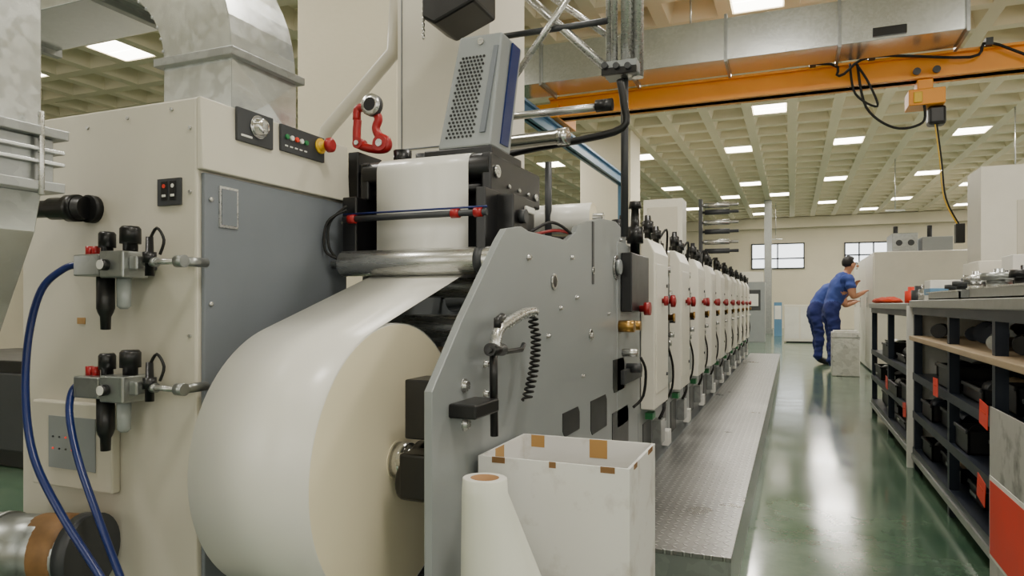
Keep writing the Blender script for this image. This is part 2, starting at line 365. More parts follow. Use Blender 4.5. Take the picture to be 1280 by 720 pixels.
# ================= DUCTS =================
b=B();dx0,dx1,dy0,dy1=-1.74,-1.436,.70,.95
b.box((dx0,dy0,1.31),(dx1,dy1,CZ-.01),galv)
for z,w in ((1.29,.035),(1.18,.03)): b.box((dx0-w,dy0-w,z),(dx1+w,dy1+w,z+.02),galvd)
b.box((dx0-.015,dy0-.015,1.2),(dx1+.015,dy1+.015,1.29),galvd)
for z in (1.235,1.26): b.box((dx0-.03,dy0-.03,z),(dx1+.03,dy1+.03,z+.008),galv)
for z in (1.75,2.5,3.2):b.box((dx0-.02,dy0-.02,z),(dx1+.02,dy1+.02,z+.03),galvd)
b.prism([(dx0,1.18),(dx1,1.18),(dx1-.02,1.1),(-1.72,.6),(-1.95,.6),(-1.95,.75)],1,dy0,dy1,galv)
b.prism([(-1.72,.6),(-1.95,.6),(-1.95,0),(-1.8,0)],1,dy0+.02,dy1-.02,galvd)
b.cyl((dx1+.03,.93,1.17),(dx1+.03,.93,1.34),.006,steel);b.out('air_duct',label='vertical square galvanised duct with bolted flanges',cat='duct',bev=.002)
b=B();ex0,ex1,ey0,ey1=-1.725,-1.464,1.50,1.77;cz0=1.66;cxn=-1.975
b.box((ex0,ey0,CZt+.001),(ex1,ey1,cz0),galv)
pts=[];N=14
for k in range(N+1):
    a=math.pi/2*k/N;pts.append((cxn+(ex1-cxn)*math.cos(a),cz0+(ex1-cxn)*math.sin(a)))
pts.append((-3.2,cz0+(ex1-cxn)));pts.append((-3.2,cz0+(ex0-cxn)))
for k in range(N,-1,-1):
    a=math.pi/2*k/N;pts.append((cxn+(ex0-cxn)*math.cos(a),cz0+(ex0-cxn)*math.sin(a)))
b.prism(pts,1,ey0,ey1,galv)
b.box((ex0-.02,ey0-.02,cz0-.012),(ex1+.02,ey1+.02,cz0+.012),galvd)
b.box((ex0-.015,ey0-.015,CZt+.001),(ex1+.015,ey1+.015,CZt+.02),galvd)
for k in range(1,10):
    a=math.pi/2*k/10;r=ex0-cxn
    x=cxn+r*math.cos(a);z=cz0+r*math.sin(a);b.cyl((x,ey0-.002,z),(x,ey1+.002,z),.005,galvd,n=8)
for x in (-2.0,-2.6): b.box((x-.015,ey0-.02,cz0+.23),(x+.015,ey1+.02,cz0+.53),galvd)
zc_=(CZt+cz0)/2;cm=b.bm.verts.new((ex1+.012,(ey0+ey1)/2,zc_));cr_=[b.bm.verts.new(v) for v in ((ex1+.001,ey0,CZt+.02),(ex1+.001,ey1,CZt+.02),(ex1+.001,ey1,cz0-.012),(ex1+.001,ey0,cz0-.012))]
for i in range(4): b.face([cr_[i],cr_[(i+1)%4],cm],galv)
b.out('duct_elbow',label='large galvanised duct elbow rising from cream cabinet top',cat='duct',bev=.002)
cdk=empty('ceiling_duct',(-1,7.5,3.38),'long rectangular galvanised duct hung below the ceiling','duct')
X0=-3.6;X1=1.46;Y0=7.25;sc_=[X0,-2.6,-1.6,-.62,.42,X1]
for i in range(5): BX((sc_[i]+.004,Y0,3.42),(sc_[i+1]-.004,Y0+.5,3.84),galv,'duct_section',cdk,.003)
for x in sc_: BX((x-.014,Y0-.03,3.39),(x+.014,Y0+.53,3.87),galvd,'flange',cdk)
BX((.7,Y0-.02,3.45),(.98,Y0,3.53),black,'grille',cdk)
for x in (-3,-1,1): CY((x,Y0+.25,3.84),(x,Y0+.25,CZ-.01),.01,steel,'hanger_rod',cdk)
# ================= CRANE =================
cr=empty('overhead_crane',(1,8,3.2),'orange overhead travelling crane girder','crane')
b=B();b.box((-2.73,7.94,3.2),(8.6,8.06,3.44),orange);b.box((-2.73,7.88,3.2),(8.6,8.12,3.225),orange);b.box((-2.73,7.88,3.42),(8.6,8.12,3.445),orange);b.out('girder',cr)
BX((-2.95,7.84,3.19),(-2.6,8.6,3.36),orange,'end_carriage',cr,.01)
b=B();pp=[]
for k,(x,z) in enumerate([(-2,3.46),(.2,3.46),(.45,3.3),(.75,3.46),(1.6,3.34),(1.75,3.46),(2.3,3.22),(3,3.46),(3.8,3.2),(4.6,3.46)]): pp.append((x,7.84,z))
b.tube(pp,.014,rubber,8,5);b.out('festoon_cable',cr)
for p in (pp[1],pp[3],pp[5],pp[7],pp[9]): BX((p[0]-.03,7.81,p[2]-.03),(p[0]+.03,7.92,p[2]+.04),darkg,'cable_clip',cr)
B().tube([(.62,7.86,3.4),(.7,7.84,2.95),(.95,7.84,2.72),(1.2,7.86,2.75),(1.22,7.9,2.95)],.013,rubber,8,6).out('power_cable',cr)
B().tube([(.55,7.86,3.42),(.6,7.84,3.1),(.8,7.84,2.95),(.72,7.84,3.2),(.6,7.85,3.42)],.012,rubber,8,6).out('power_cable',cr)
ho=empty('chain_hoist',(1.24,8,2.7),'yellow-orange electric chain hoist with black chain bag','hoist')
b=B();b.box((1.08,7.86,2.93),(1.4,8.14,3.09),orange);b.box((1.12,7.84,2.95),(1.2,7.86,3.06),yellow);b.box((1.16,7.9,3.09),(1.3,8.1,3.195),orange);b.out('motor_housing',ho,bev=.02)
for x in (1.15,1.32):
    for y in (7.85,8.15): CY((x,y-.012,3.262),(x,y+.012,3.262),.035,darkg,'trolley_wheel',ho,16)
BX((1.26,7.92,2.74),(1.42,8.08,2.93),black,'chain_bag',ho,.03)
B().tube([(1.3,7.95,2.93),(1.36,7.95,2.4),(1.4,7.95,2.0),(1.52,7.95,1.72)],.006,yellow,6,5).out('pendant_cord',ho)
B().tube([(1.32,7.97,2.93),(1.38,7.97,2.4),(1.42,7.97,2.0),(1.54,7.97,1.72)],.008,rubber,6,5).out('pendant_cord',ho)
BX((1.49,7.9,1.55),(1.57,7.98,1.74),black,'pendant_control',ho,.004)
rn=empty('crane_runway',(-2.73,9,0),'blue steel crane runway beam on a blue post','crane runway')
b=B();b.box((-2.79,6.0,3.0),(-2.67,12,3.03),bluep);b.box((-2.79,6.0,3.15),(-2.67,12,3.18),bluep);b.box((-2.745,6.0,3.0),(-2.715,12,3.18),bluep);b.out('runway_beam',rn)
b=B();b.box((-2.8,11.75,0),(-2.66,11.9,3.0),bluep);b.box((-2.9,11.65,0),(-2.56,12.0,.02),bluep);b.out('post',rn)
# ================= PAPER ROLL + WEB =================
RC=(1.379,.588);RR=.3166;XL,XR=-1.154,-.85
pr=LT((XL,RC[0],RC[1]),(1,0,0),[(0,.04),(0,RR-.002),(.002,RR),(XR-XL-.002,RR),(XR-XL,RR-.002),(XR-XL,.045)],paper,'paper_roll',None,160,[paperend,paper,paper,paper,paperend],label='huge roll of white label paper on the unwinder spindle',cat='paper roll')
r1=(1.72,1.07,.038)
path=[];n0=math.radians(107.5)
for k in range(0,91):
    a=n0+math.radians(352)*(1-k/90);path.append((RC[0]+(RR+.0012)*math.cos(a),RC[1]+(RR+.0012)*math.sin(a)))
for k in range(0,11):
    a=math.radians(-72.5)+math.radians(72.5)*k/10;path.append((r1[0]+(r1[2]+.001)*math.cos(a),r1[1]+(r1[2]+.001)*math.sin(a)))
r2=(1.80,1.345,.038)
for k in range(0,11):
    a=math.pi-math.pi/2*k/10;path.append((r2[0]+(r2[2]+.003)*math.cos(a),r2[1]+(r2[2]+.003)*math.sin(a)))
path.append((2.1,1.386))
b=B();va=[b.bm.verts.new((XL,y,z)) for y,z in path];vb_=[b.bm.verts.new((XR,y,z)) for y,z in path]
for k in range(len(path)-1): b.face([va[k],va[k+1],vb_[k+1],vb_[k]],paper,True)
wb=b.out('web',pr,label='white paper web running up to the rollers')
sm=wb.modifiers.new('thick','SOLIDIFY');sm.thickness=.0006
LT((XR-.001,RC[0],RC[1]),(1,0,0),[(0,.036),(0,.044),(.003,.044),(.003,.036)],paperend,'core',pr,32)
# ================= INFEED UNIT =================
inf=empty('press_infeed',(-.95,2.2,0),'grey steel infeed frame of a label printing press','printing press')
XP=-.65
prof=[(540,490),(578,400),(625,300),(633,286),(652,283),(661,289),(700,298),(708,301),(720,290),(722,283),(735,277),(752,273),(770,277),(781,290),(786,330),(789,400),(792,440)]
P=[sx(u,v,XP) for u,v in prof];pts=[(p.y,p.z) for p in P]
yN=pts[0][0];yF=pts[-1][0]
pts+=[(3.05,.85),(3.05,.5),(3.12,.5),(3.12,.03),(yN,.03)]
b=B();b.prism(pts,0,XP-.018,XP,greyp);b.out('side_frame',inf,bev=.002,label='grey painted side frame plate with bolts')
for (u,v,r) in ((580,482,.012),(581,530,.012),(738,420,.013),(660,322,.007),(714,322,.006),(606,455,.007),(606,492,.007),(728,470,.006),(760,392,.006),(650,560,.01),(720,372,.006),(775,300,.006),(684,420,.006),(700,385,.006)):
    p=sx(u,v,XP);LT((XP,p.y,p.z),(1,0,0),[(0,r*1.3),(.002,r*1.3),(.002,r),(.01,r*.9)],steel,'bolt',inf,16)
for (u,v,r) in ((692,352,.024),(770,334,.05),(741,338,.013),(738,418,.02)):
    p=sx(u,v,XP);LT((XP+.001,p.y,p.z),(1,0,0),[(0,r),(.004,r),(.004,r*.72),(.0045,.001)],darkg,'bearing_ring',inf,28,[steel,steel,black])
p=sx(770,334,XP);CY((XP+.004,p.y,p.z),(XP+.02,p.y,p.z),.03,greyp,'bearing_cover',inf)
for (u0,v0,u1,v1) in ((766,446,780,492),(703,507,724,548),(738,492,758,545),(765,505,785,575)):
    a=sx(u0,v1,XP);c=sx(u1,v0,XP);h=.02;y0,y1,z0,z1=a.y,c.y,a.z,c.z
    B().prism([(y0,z0+h),(y0+h,z0),(y1,z0),(y1,z1-h),(y1-h,z1),(y0,z1)],0,XP-.001,XP+.002,black).out('slot',inf)
p=sx(741,320,XP);BX((XP-.001,p.y-.012,1.02),(XP+.002,p.y+.012,1.24),darkg,'guide_slot',inf)
b=B();b.prism([(1.84,.05),(1.84,1.15),(2.2,1.22),(2.59,1.22),(2.59,.05)],0,-1.26,-1.245,greyp);b.out('side_frame',inf)
def roller(x0,x1,y,z,r,m,par,name='roller'):
    return B().lathe((x0,y,z),(1,0,0),[(0,.012),(.04,.012),(.04,r-.002),(.042,r),(x1-x0-.042,r),(x1-x0-.04,r-.002),(x1-x0-.04,.012),(x1-x0,.012)],m,32).out(name,par)
roller(-1.285,-.668,r1[0],r1[1],r1[2],steel,inf)
CY((-.80,r1[0],r1[1]),(-.775,r1[0],r1[1]),.04,darkg,'bearing_cap',inf,28)
for (y,z,r,m) in ((1.97,1.01,.04,steel),(2.02,.87,.045,steel),(1.86,.79,.03,wood),(2.2,.7,.05,steel),(2.35,.98,.06,chrome),(2.1,.5,.05,darkg)): roller(-1.245,-.668,y,z,r,m,inf)
BX((-1.245,2.5,.05),(-.668,2.52,1.1),doorp,'back_panel',inf)  # grey sheet added to stand in for the shade inside the machine
BX((-1.245,1.9,.05),(-.668,2.45,.1),darkg,'base_plate',inf)
LT((-.845,RC[0],RC[1]),(1,0,0),[(0,.02),(0,.042),(.03,.042),(.03,.03),(.045,.03),(.045,.04),(.06,.04),(.06,.03)],chrome,'spindle_chuck',inf,32)
LT((-.79,RC[0],RC[1]),(1,0,0),[(0,.02),(.0,.05),(.03,.05),(.03,.02)],black,'spindle_collar',inf,28)
b=B();b.box((-.785,1.28,.53),(-.67,1.45,.628),black);b.cyl((-.80,1.33,.56),(-.67,1.33,.56),.045,black,n=24);b.cyl((-.80,1.30,.61),(-.76,1.30,.61),.015,steel,n=14);b.out('spindle_arm',inf,bev=.006)
BX((-.785,1.305,.655),(-.67,1.40,.785),black,'brake_caliper',inf,.004)
BX((-.74,1.38,.45),(-.67,1.48,.78),darkg,'arm_bracket',inf,.004)
BX((-1.245,1.35,.04),(-.668,1.41,.12),darkg,'cross_beam',inf)
# ================= WEB GUIDE =================
wg=empty('web_guide',(-1.0,1.95,1.2),'black web guide frame with rollers above the infeed','web guide')
BX((-.815,1.77,1.265),(-.785,2.18,1.38),black,'cheek_plate',wg,.006)
for (y,z,r) in ((1.81,1.33,.018),(2.13,1.3,.012),(1.9,1.3,.006),(1.98,1.3,.006),(2.06,1.3,.006)): CY((-.785,y,z),(-.778,y,z),r,steel,'screw',wg,14)
BX((-1.22,1.77,1.265),(-1.19,2.18,1.38),black,'cheek_plate',wg,.006)
BX((-1.21,1.88,1.30),(-.79,2.18,1.375),black,'top_beam',wg,.01)
LT((-1.21,r2[0],r2[1]),(1,0,0),[(0,r2[2]),(.42,r2[2])],black,'guide_roller',wg,32)
CY((-1.19,1.80,1.285),(-.80,1.80,1.285),.017,black,'idler_roller',wg)
b=B();b.cyl((-1.23,1.70,1.2),(-.765,1.70,1.2),.009,darkg);b.cyl((-1.23,1.70,1.215),(-.765,1.70,1.215),.003,hoseb);b.out('sensor_bar',wg)
for x in (-1.2,-.86,-.79): CY((x-.012,1.70,1.2),(x+.012,1.70,1.2),.013,red,'clamp_ring',wg)
b=B();b.box((-.80,1.70,1.03),(-.77,1.80,1.27),black);b.box((-.80,1.78,1.10),(-.72,1.95,1.26),black);b.box((-.72,1.86,1.215),(-.71,1.93,1.235),white)
b.out('bracket',wg,bev=.004)
CY((-.72,1.83,1.2),(-.70,1.83,1.2),.02,darkg,'knob',wg);CY((-.72,1.90,1.14),(-.705,1.90,1.14),.012,steel,'knob',wg)
BX((-1.25,1.72,1.05),(-1.2,1.84,1.27),black,'bracket',wg,.004)
for k in range(2):
    o=.012*k;B().tube([(-1.25+o,1.7,1.08),(-1.268-o*.4,1.68-o,1.12-o),(-1.265,1.68-o,1.19),(-1.22,1.7,1.24-o)],.004,rubber,8,5).out('cable',wg)
BX((-1.18,1.86,1.12),(-.82,1.9,1.3),darkg,'rear_plate',wg)
BX((-1.2,2.1,1.0),(-.8,2.16,1.27),darkg,'stand',wg)
for k in range(4):
    z=1.3-.03*k;B().tube([(-.72,1.9+.05*k,1.16),(-.68,2.0+.05*k,1.2-.02*k),(-.66,2.15+.04*k,1.17),(-.67,2.25,1.12)],.005,(rubber,red,rubber,rubber)[k],8,5).out('cable',wg)
ib=empty('inspection_unit',(-.9,1.95,1.42),'tilted grey perforated electronics box on the web guide','electronics box')
a0=sy(547,184,1.86);a1=sy(612,180,1.86);a2=sy(628,39,1.86);a3=sy(575,41,1.86)
z0=1.42;quad=[(a0.x,z0),(a1.x,z0),(a2.x,a2.z),(a3.x,a2.z+.002)]
B().prism(quad,1,1.86,2.02,greyp).out('housing',ib,bev=.006)
b=B();b.prism([(a1.x+.001,z0+.02),(a1.x+.006,z0+.02),(a2.x+.006,a2.z-.01),(a2.x+.001,a2.z-.01)],1,1.93,1.99,hoseb);b.out('side_strip',ib)
b=B()
def lerp(a,b_,t): return a+(b_-a)*t
for i in range(22):
    for j in range(7):
        t=.1+.84*i/25
        s_=.14+.55*(j+(.5 if i%2 else 0))/7
        xl=lerp(quad[0][0],quad[3][0],t);xr=lerp(quad[1][0],quad[2][0],t);x=lerp(xl,xr,s_);z=lerp(z0,a2.z,t)
        b.cyl((x,1.858,z),(x,1.8595,z),.0042,black,n=8)
b.out('vent_hole',ib,kind='stuff')
b=B();b.prism([(lerp(quad[0][0],quad[1][0],.82),z0+.04),(lerp(quad[0][0],quad[1][0],.92),z0+.04),(lerp(quad[3][0],quad[2][0],.92),a2.z-.04),(lerp(quad[3][0],quad[2][0],.82),a2.z-.04)],1,1.853,1.86,doorp);b.out('front_trim',ib)
xm=lerp(quad[3][0],quad[2][0],.5);CY((xm,1.855,a2.z-.02),(xm,1.86,a2.z-.02),.01,steel,'screw',ib)
BX((-1.05,1.86,1.381),(-.82,2.1,1.42),black,'foot',ib,.004)
rb=empty('tension_bracket',(-1.27,1.9,1.37),'red curved cast clamp with small steel wheel on black base','clamp')
yy=1.92
def rp(u,v,y=1.92): return sy(u,v,y)
b=B();b.tube([rp(446,150),rp(448,136),rp(462,136),rp(473,147),rp(470,160),rp(474,170),rp(484,176),rp(482,186),rp(464,186),rp(448,180),rp(446,166),rp(447,150)],.014,red,10,5)
p=rp(478,180);b.cyl((p.x,yy-.02,p.z),(p.x,yy+.02,p.z),.026,red,n=20);p=rp(450,180);b.cyl((p.x,yy-.018,p.z),(p.x,yy+.018,p.z),.018,red);b.out('casting',rb)
for (u,v,r) in ((478,180,.012),(450,180,.008)): p=rp(u,v);CY((p.x,yy-.024,p.z),(p.x,yy-.018,p.z),r,steel,'bolt',rb,14)
p=rp(468,133);LT((p.x,yy-.03,p.z),(0,1,0),[(0,.012),(.0,.022),(.006,.036),(.026,.036),(.032,.022)],darkg,'wheel',rb,28,[black,steel,darkg,steel])
b=B();b.box((-1.33,1.86,1.24),(-1.29,2.0,1.44),black);b.box((-1.33,1.87,1.37),(-1.1,2.05,1.40),black);b.out('base',rb,bev=.004)
CY((-1.18,1.95,1.4),(-1.18,1.95,1.45),.03,black,'knob',rb);CY((-1.12,1.98,1.4),(-1.12,1.98,1.44),.025,darkg,'knob',rb)
a=sy(497,190,2.6);c=sy(612,0,2.6)
b=B();b.prism([(a.x,.0),(c.x,.0),(c.x,1.35),(c.x,2.6),(a.x,2.6)],1,2.6,3.0,cream)
b.box((a.x+.02,2.594,1.3),(a.x+.024,2.6,2.55),doorp);b.box((a.x+.02,2.594,1.62),(c.x-.02,2.6,1.625),doorp);b.out('tall_housing',label='tall cream machine housing behind the web guide',cat='machine housing',bev=.01)
b=B();p0=sy(404,172,2.9);p1=sy(492,66,2.9);b.tube([(p0.x,p0.y,0),(p0.x,p0.y,p0.z-.05),(p0.x+.02,p0.y,p0.z+.03),(p1.x,p1.y,p1.z),(p1.x+.03,p1.y,2.6)],.036,cream,20);b.out('pipe',label='thick cream pipe rising diagonally beside the column',cat='pipe')
hm=empty('hoist_motor',(-1,2.35,1.8),'black hoist motor with chain hanging overhead','hoist')
b=B();a=sy(535,38,2.3);c=sy(600,-30,2.3);b.prism([(a.x,c.z),(a.x,a.z+.03),(a.x+.05,a.z),(c.x,a.z+.06),(c.x,c.z)],1,2.25,2.45,black);b.out('motor_body',hm,bev=.01)
b=B()
for k in range(9): b.sph((a.x-.02,2.3,a.z-.02+k*.022),(.006,.006,.013),steel,6)
b.cyl((a.x-.02,2.3,a.z+.17),(a.x-.02,2.3,CZ-.01),.004,steel,n=8);b.out('chain',hm)
CY((c.x-.05,2.35,c.z),(c.x-.05,2.35,CZ-.01),.02,black,'hanger',hm,12)
# ================= ROLLER TOWER =================
tw=empty('roller_tower',(-.6,2.5,1.2),'steel rod and tube tower carrying web rollers','roller stand')
YT=2.5
for u in (758,768,783,796):
    p=sy(u,95,YT);CY((p.x,YT+.02*(u%3),p.z),(p.x,YT+.02*(u%3),3.3),.012 if u<780 else .021,steel,'upright',tw,16)
b=B();p=sy(789,95,YT)
for k in range(40): b.lathe((p.x,YT+.03,p.z+.03+k*.02),(0,0,1),[(0,.016),(.005,.021),(.012,.021),(.017,.016)],steel,14)
b.out('bellows',tw)
CY(sy(633,112,YT),sy(735,-40,YT),.013,steel,'diagonal_rod',tw,16);CY(sy(640,-22,YT+.04),sy(765,92,YT+.04),.017,steel,'diagonal_rod',tw,16);CY(sy(600,50,YT+.03),sy(760,26,YT+.03),.012,darkg,'cross_rod',tw,16);CY(sy(680,-10,YT+.06),sy(760,45,YT+.06),.012,steel,'diagonal_rod',tw,16)
CY(sy(627,147,YT-.1),sy(764,132,YT-.1),.014,steel,'roller',tw)
LT(sy(600,183,YT-.2),sy(725,168,YT-.2)-sy(600,183,YT-.2),[(0,.026),(.3,.026),(.3,.03),(.34,.03)],chrome,'roller',tw,28)
b=B();b.tube([sy(625,196,YT-.05),sy(665,186,YT-.05),sy(720,176,YT-.05),sy(778,160,YT-.05),sy(780,130,YT-.05),sy(775,100,YT-.05)],.014,black,10,4);b.out('arm',tw)
b=B();a=sy(757,108,YT);c=sy(800,72,YT);b.box((a.x,YT-.06,a.z+.03),(c.x,YT+.06,c.z-.02),greyp);b.box((a.x,YT-.065,a.z+.02),(c.x,YT-.05,a.z+.045),black)
for u in (762,776,790):
    p=sy(u,90,YT);b.cyl((p.x,YT-.08,p.z),(p.x,YT-.06,p.z),.012,darkg)
b.out('clamp_block',tw,bev=.002)
p=sy(752,132,YT-.1);CY(p-Vector((.02,0,0)),p+Vector((.04,0,0)),.022,black,'end_cap',tw)
p=sy(780,105,YT+.02);CY((p.x,YT+.03,1.2),(p.x,YT+.03,1.9),.014,darkg,'support',tw);CY((p.x-.3,YT+.03,1.15),(p.x-.3,YT+.03,1.5),.014,darkg,'support',tw)
b=B();p=sx(745,272,-.70);b.lathe((-1.05,p.y,p.z),(1,0,0),[(0,.03),(0,.058),(.34,.058),(.34,.03)],paperend,40,mats=[paperend,paper,paperend]);b.cyl((-1.2,p.y,p.z),(-.67,p.y,p.z),.018,steel);b.box((-1.2,p.y-.02,1.1),(-1.17,p.y+.02,p.z+.03),darkg);b.out('paper_reel',label='small cream paper reel on a steel shaft',cat='paper reel')
# ================= HAND TOOL =================
tg=empty('air_gun',(-.62,1.5,.9),'grey pistol-grip air gun hanging from a black bracket','air gun')
XT=-.60
def tp(u,v): return sx(u,v,XT)
b=B();b.tube([tp(619,440),tp(622,415),tp(634,404),tp(655,392),tp(668,390)],.013,steel,12,4);b.tube([tp(622,412),tp(622,400),tp(628,396)],.009,black,10);b.out('grip',tg)
b=B();b.tube([tp(617,438),tp(617,470),tp(618,545)],.009,black,12);b.cyl(tp(612,437),tp(628,437),.014,black);b.out('barrel',tg)
B().tube([tp(610,438),tp(630,440),tp(652,437),tp(655,430)],.006,black,8).out('trigger',tg)
b=B();a=tp(588,525);c=tp(618,497);b.box((XP,a.y,a.z),(XT+.012,c.y,c.z),black);b.out('holder',tg,bev=.004)
b=B();pts_=[]
for k in range(0,170):
    t=k/169;u=666+6*math.sin(t*3.1)-10*t+ (2 if t>.2 else 0);v=392+108*t;p=tp(u,v);a=k*.62
    pts_.append(p+Vector((.011*math.cos(a),.011*math.sin(a),.0)))
b.tube(pts_,.0032,rubber,6);b.out('coil_cord',tg)
# ================= CARTON + FILM ROLL =================
bx0,bx1,by0,by1,bz=-.633,-.30,1.36,1.635,.62
ca=empty('carton',((bx0+bx1)/2,(by0+by1)/2,0),'tall open white cardboard carton with brown tape patches','carton')
b=B();w=.006
b.box((bx0,by0,0),(bx1,by0+w,bz),cardw);b.box((bx0,by1-w,0),(bx1,by1,bz),cardw);b.box((bx0,by0+w,0),(bx0+w,by1-w,bz),cardw);b.box((bx1-w,by0+w,0),(bx1,by1-w,bz),cardw);b.box((bx0+w,by0+w,0),(bx1-w,by1-w,w),cardw)
b.out('shell',ca)
p=sy(748,560,by1-w);BX((p.x-.022,by1-w-.001,bz-.045),(p.x+.022,by1-w,bz),brown,'tape_patch',ca)
BX((-.61,by1-w-.001,bz-.03),(-.575,by1-w,bz),brown,'tape_patch',ca)
BX((bx0+w,1.44,bz-.03),(bx0+w+.001,1.49,bz),brown,'tape_patch',ca)
for (xa,xb) in ((-.60,-.57),(-.47,-.455),(-.36,-.33)): BX((xa,by0-.0008,bz-.012),(xb,by0,bz+.0008),tapeold,'worn_edge',ca)
for (ya,yb_) in ((1.40,1.43),(1.55,1.60)): BX((bx1,ya,bz-.01),(bx1+.0008,yb_,bz+.0008),tapeold,'worn_edge',ca)
b=B();p=sy(606,597,1.2);n=40
prof_=[(.618,.042,0),(.617,.0435,0),(.59,.045,0),(.43,.078,.034),(.2,.115,.07),(0,.12,.075)]
rings=[]
for z,r,dx in prof_: rings.append([b.bm.verts.new((p.x+dx+r*math.cos(2*math.pi*i/n),1.2+r*.9*math.sin(2*math.pi*i/n),z+.004*math.sin(6*math.pi*i/n)*(1 if r>.06 else 0)*(1 if z>0 else 0))) for i in range(n)])
for k in range(len(rings)-1):
    for i in range(n): b.face([rings[k][i],rings[k][(i+1)%n],rings[k+1][(i+1)%n],rings[k+1][i]],plasticroll,True)
ins=[b.bm.verts.new((p.x+.028*math.cos(2*math.pi*i/n),1.2+.026*math.sin(2*math.pi*i/n),.618)) for i in range(n)]
ind=[b.bm.verts.new((p.x+.026*math.cos(2*math.pi*i/n),1.2+.024*math.sin(2*math.pi*i/n),.5)) for i in range(n)]
for i in range(n): b.face([ins[i],ins[(i+1)%n],rings[0][(i+1)%n],rings[0][i]],paper);b.face([ind[i],ind[(i+1)%n],ins[(i+1)%n],ins[i]],core,True)
b.face(ind,core);b.face(rings[-1],plasticroll)
b.out('film_roll',label='milky film roll standing upright with loose flared wrap',cat='film roll')
# ================= WALKWAY =================
wk=empty('walkway',(-.39,6.7,0),'raised diamond tread steel walkway beside the press','walkway')
BX((-.61,2.18,.165),(-.17,11.4,.18),tread,'tread_plate',wk,.002)
BX((-.18,2.185,.0),(-.172,11.39,.165),galvd,'skirt',wk);BX((-.6,2.185,.02),(-.18,2.195,.165),galvd,'skirt',wk)
for k in range(10): BX((-.6,2.3+k,.0),(-.19,2.34+k,.165),darkg,'bearer',wk)
# ================= PRINTING UNITS =================
Y0=3.15;pit=.8
un=empty('printing_unit',(-.9,Y0+.4,0),'cream and grey printing unit with red handwheel and black knobs','printing unit','identical printing units along the press')
BX((-1.25,Y0,.04),(-.625,Y0+.79,.13),greyp,'base',un,.004)
for y in (.1,.68):
    for x in (-.68,-1.2): CY((x,Y0+y,0),(x,Y0+y,.04),.03,darkg,'foot',un,14)
def fp(x0,x1): 
    return B().prism([(Y0,.13),(Y0,1.0),(Y0+.08,1.12),(Y0+.5,1.12),(Y0+.52,1.0),(Y0+.68,1.0),(Y0+.72,.9),(Y0+.79,.86),(Y0+.79,.13)],0,x0,x1,greyp)
fp(-.675,-.655).out('side_frame',un,bev=.002);fp(-1.25,-1.235).out('side_frame',un)
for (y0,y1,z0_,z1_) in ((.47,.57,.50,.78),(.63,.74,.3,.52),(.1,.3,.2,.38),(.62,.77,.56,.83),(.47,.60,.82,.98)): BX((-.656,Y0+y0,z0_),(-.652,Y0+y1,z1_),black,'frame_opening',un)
b=B();b.prism([(-.652,.46),(-.588,.46),(-.588,1.19),(-.62,1.255),(-.652,1.255)],1,Y0+.04,Y0+.42,cream2);b.out('cover',un,bev=.005)
BX((-1.2,Y0+.06,1.13),(-.653,Y0+.40,1.25),cream2,'hood',un,.005)
BX((-.589,Y0+.08,.53),(-.585,Y0+.38,1.14),cream2,'cover_door',un,.002)
for z in (.6,1.04): CY((-.585,Y0+.35,z),(-.579,Y0+.35,z),.009,darkg,'latch',un,12)
BX((-.652,Y0+.45,.70),(-.60,Y0+.54,1.06),darkg,'gear_box',un,.006)
BX((-.652,Y0+.56,.52),(-.615,Y0+.72,.66),greyp,'small_cover',un,.004)
LT((-.60,Y0+.495,.965),(1,0,0),[(0,.014),(.015,.014),(.015,.032),(.035,.032),(.04,.016)],redk,'handwheel',un)
LT((-.652,Y0+.64,.965),(1,0,0),[(0,.014),(.045,.014),(.045,.03),(.065,.03),(.07,.016)],redk,'handwheel',un)
LT((-.585,Y0+.23,.965),(1,0,0),[(0,.012),(.01,.012),(.01,.024),(.026,.024),(.03,.012)],redk,'handwheel',un)
LT((-.60,Y0+.495,.88),(1,0,0),[(0,.016),(.025,.016),(.025,.022),(.035,.022)],brass,'fitting',un,16);LT((-.60,Y0+.495,.79),(1,0,0),[(0,.015),(.03,.015)],steel,'fitting',un,16)
CY((-.652,Y0+.72,.88),(-.60,Y0+.72,.88),.018,steel,'shaft_end',un,16);CY((-.652,Y0+.66,.86),(-.59,Y0+.66,.86),.014,black,'shaft_end',un,16);CY((-.652,Y0+.60,.74),(-.60,Y0+.60,.74),.016,steel,'shaft_end',un,16)
for (x,y,hh) in ((-.635,.12,.12),(-.635,.33,.09),(-1.0,.22,.12),(-.8,.3,.15),(-.72,.1,.07)):
    LT((x,Y0+y,1.25),(0,0,1),[(0,.016),(hh*.3,.016),(hh*.3,.026),(hh*.75,.028),(hh*.8,.016),(hh,.014)],black,'adjusting_knob',un,18)
BX((-.74,Y0+.45,1.06),(-.65,Y0+.55,1.24),black,'motor',un,.006)
BX((-.70,Y0+.57,1.0),(-.65,Y0+.64,1.17),galvd,'valve',un,.004)
CY((-.86,Y0+.48,1.27),(-.64,Y0+.48,1.27),.022,steel,'air_cylinder',un);CY((-.69,Y0+.605,1.17),(-.69,Y0+.605,1.28),.014,black,'solenoid',un)
B().tube([(-.64,Y0+.46,1.29),(-.61,Y0+.5,1.34),(-.62,Y0+.57,1.25),(-.64,Y0+.6,1.05)],.006,rubber,8,4).out('hose',un)
B().tube([(-.60,Y0+.5,.72),(-.585,Y0+.55,.62),(-.60,Y0+.62,.50),(-.64,Y0+.66,.42)],.006,rubber,8,4).out('hose',un)
CY((-1.235,Y0+.6,1.09),(-.64,Y0+.6,1.09),.03,chrome,'roller',un);CY((-1.235,Y0+.74,1.0),(-.62,Y0+.74,1.0),.026,steel,'roller',un);CY((-1.235,Y0+.70,1.14),(-.62,Y0+.70,1.14),.02,steel,'roller',un)
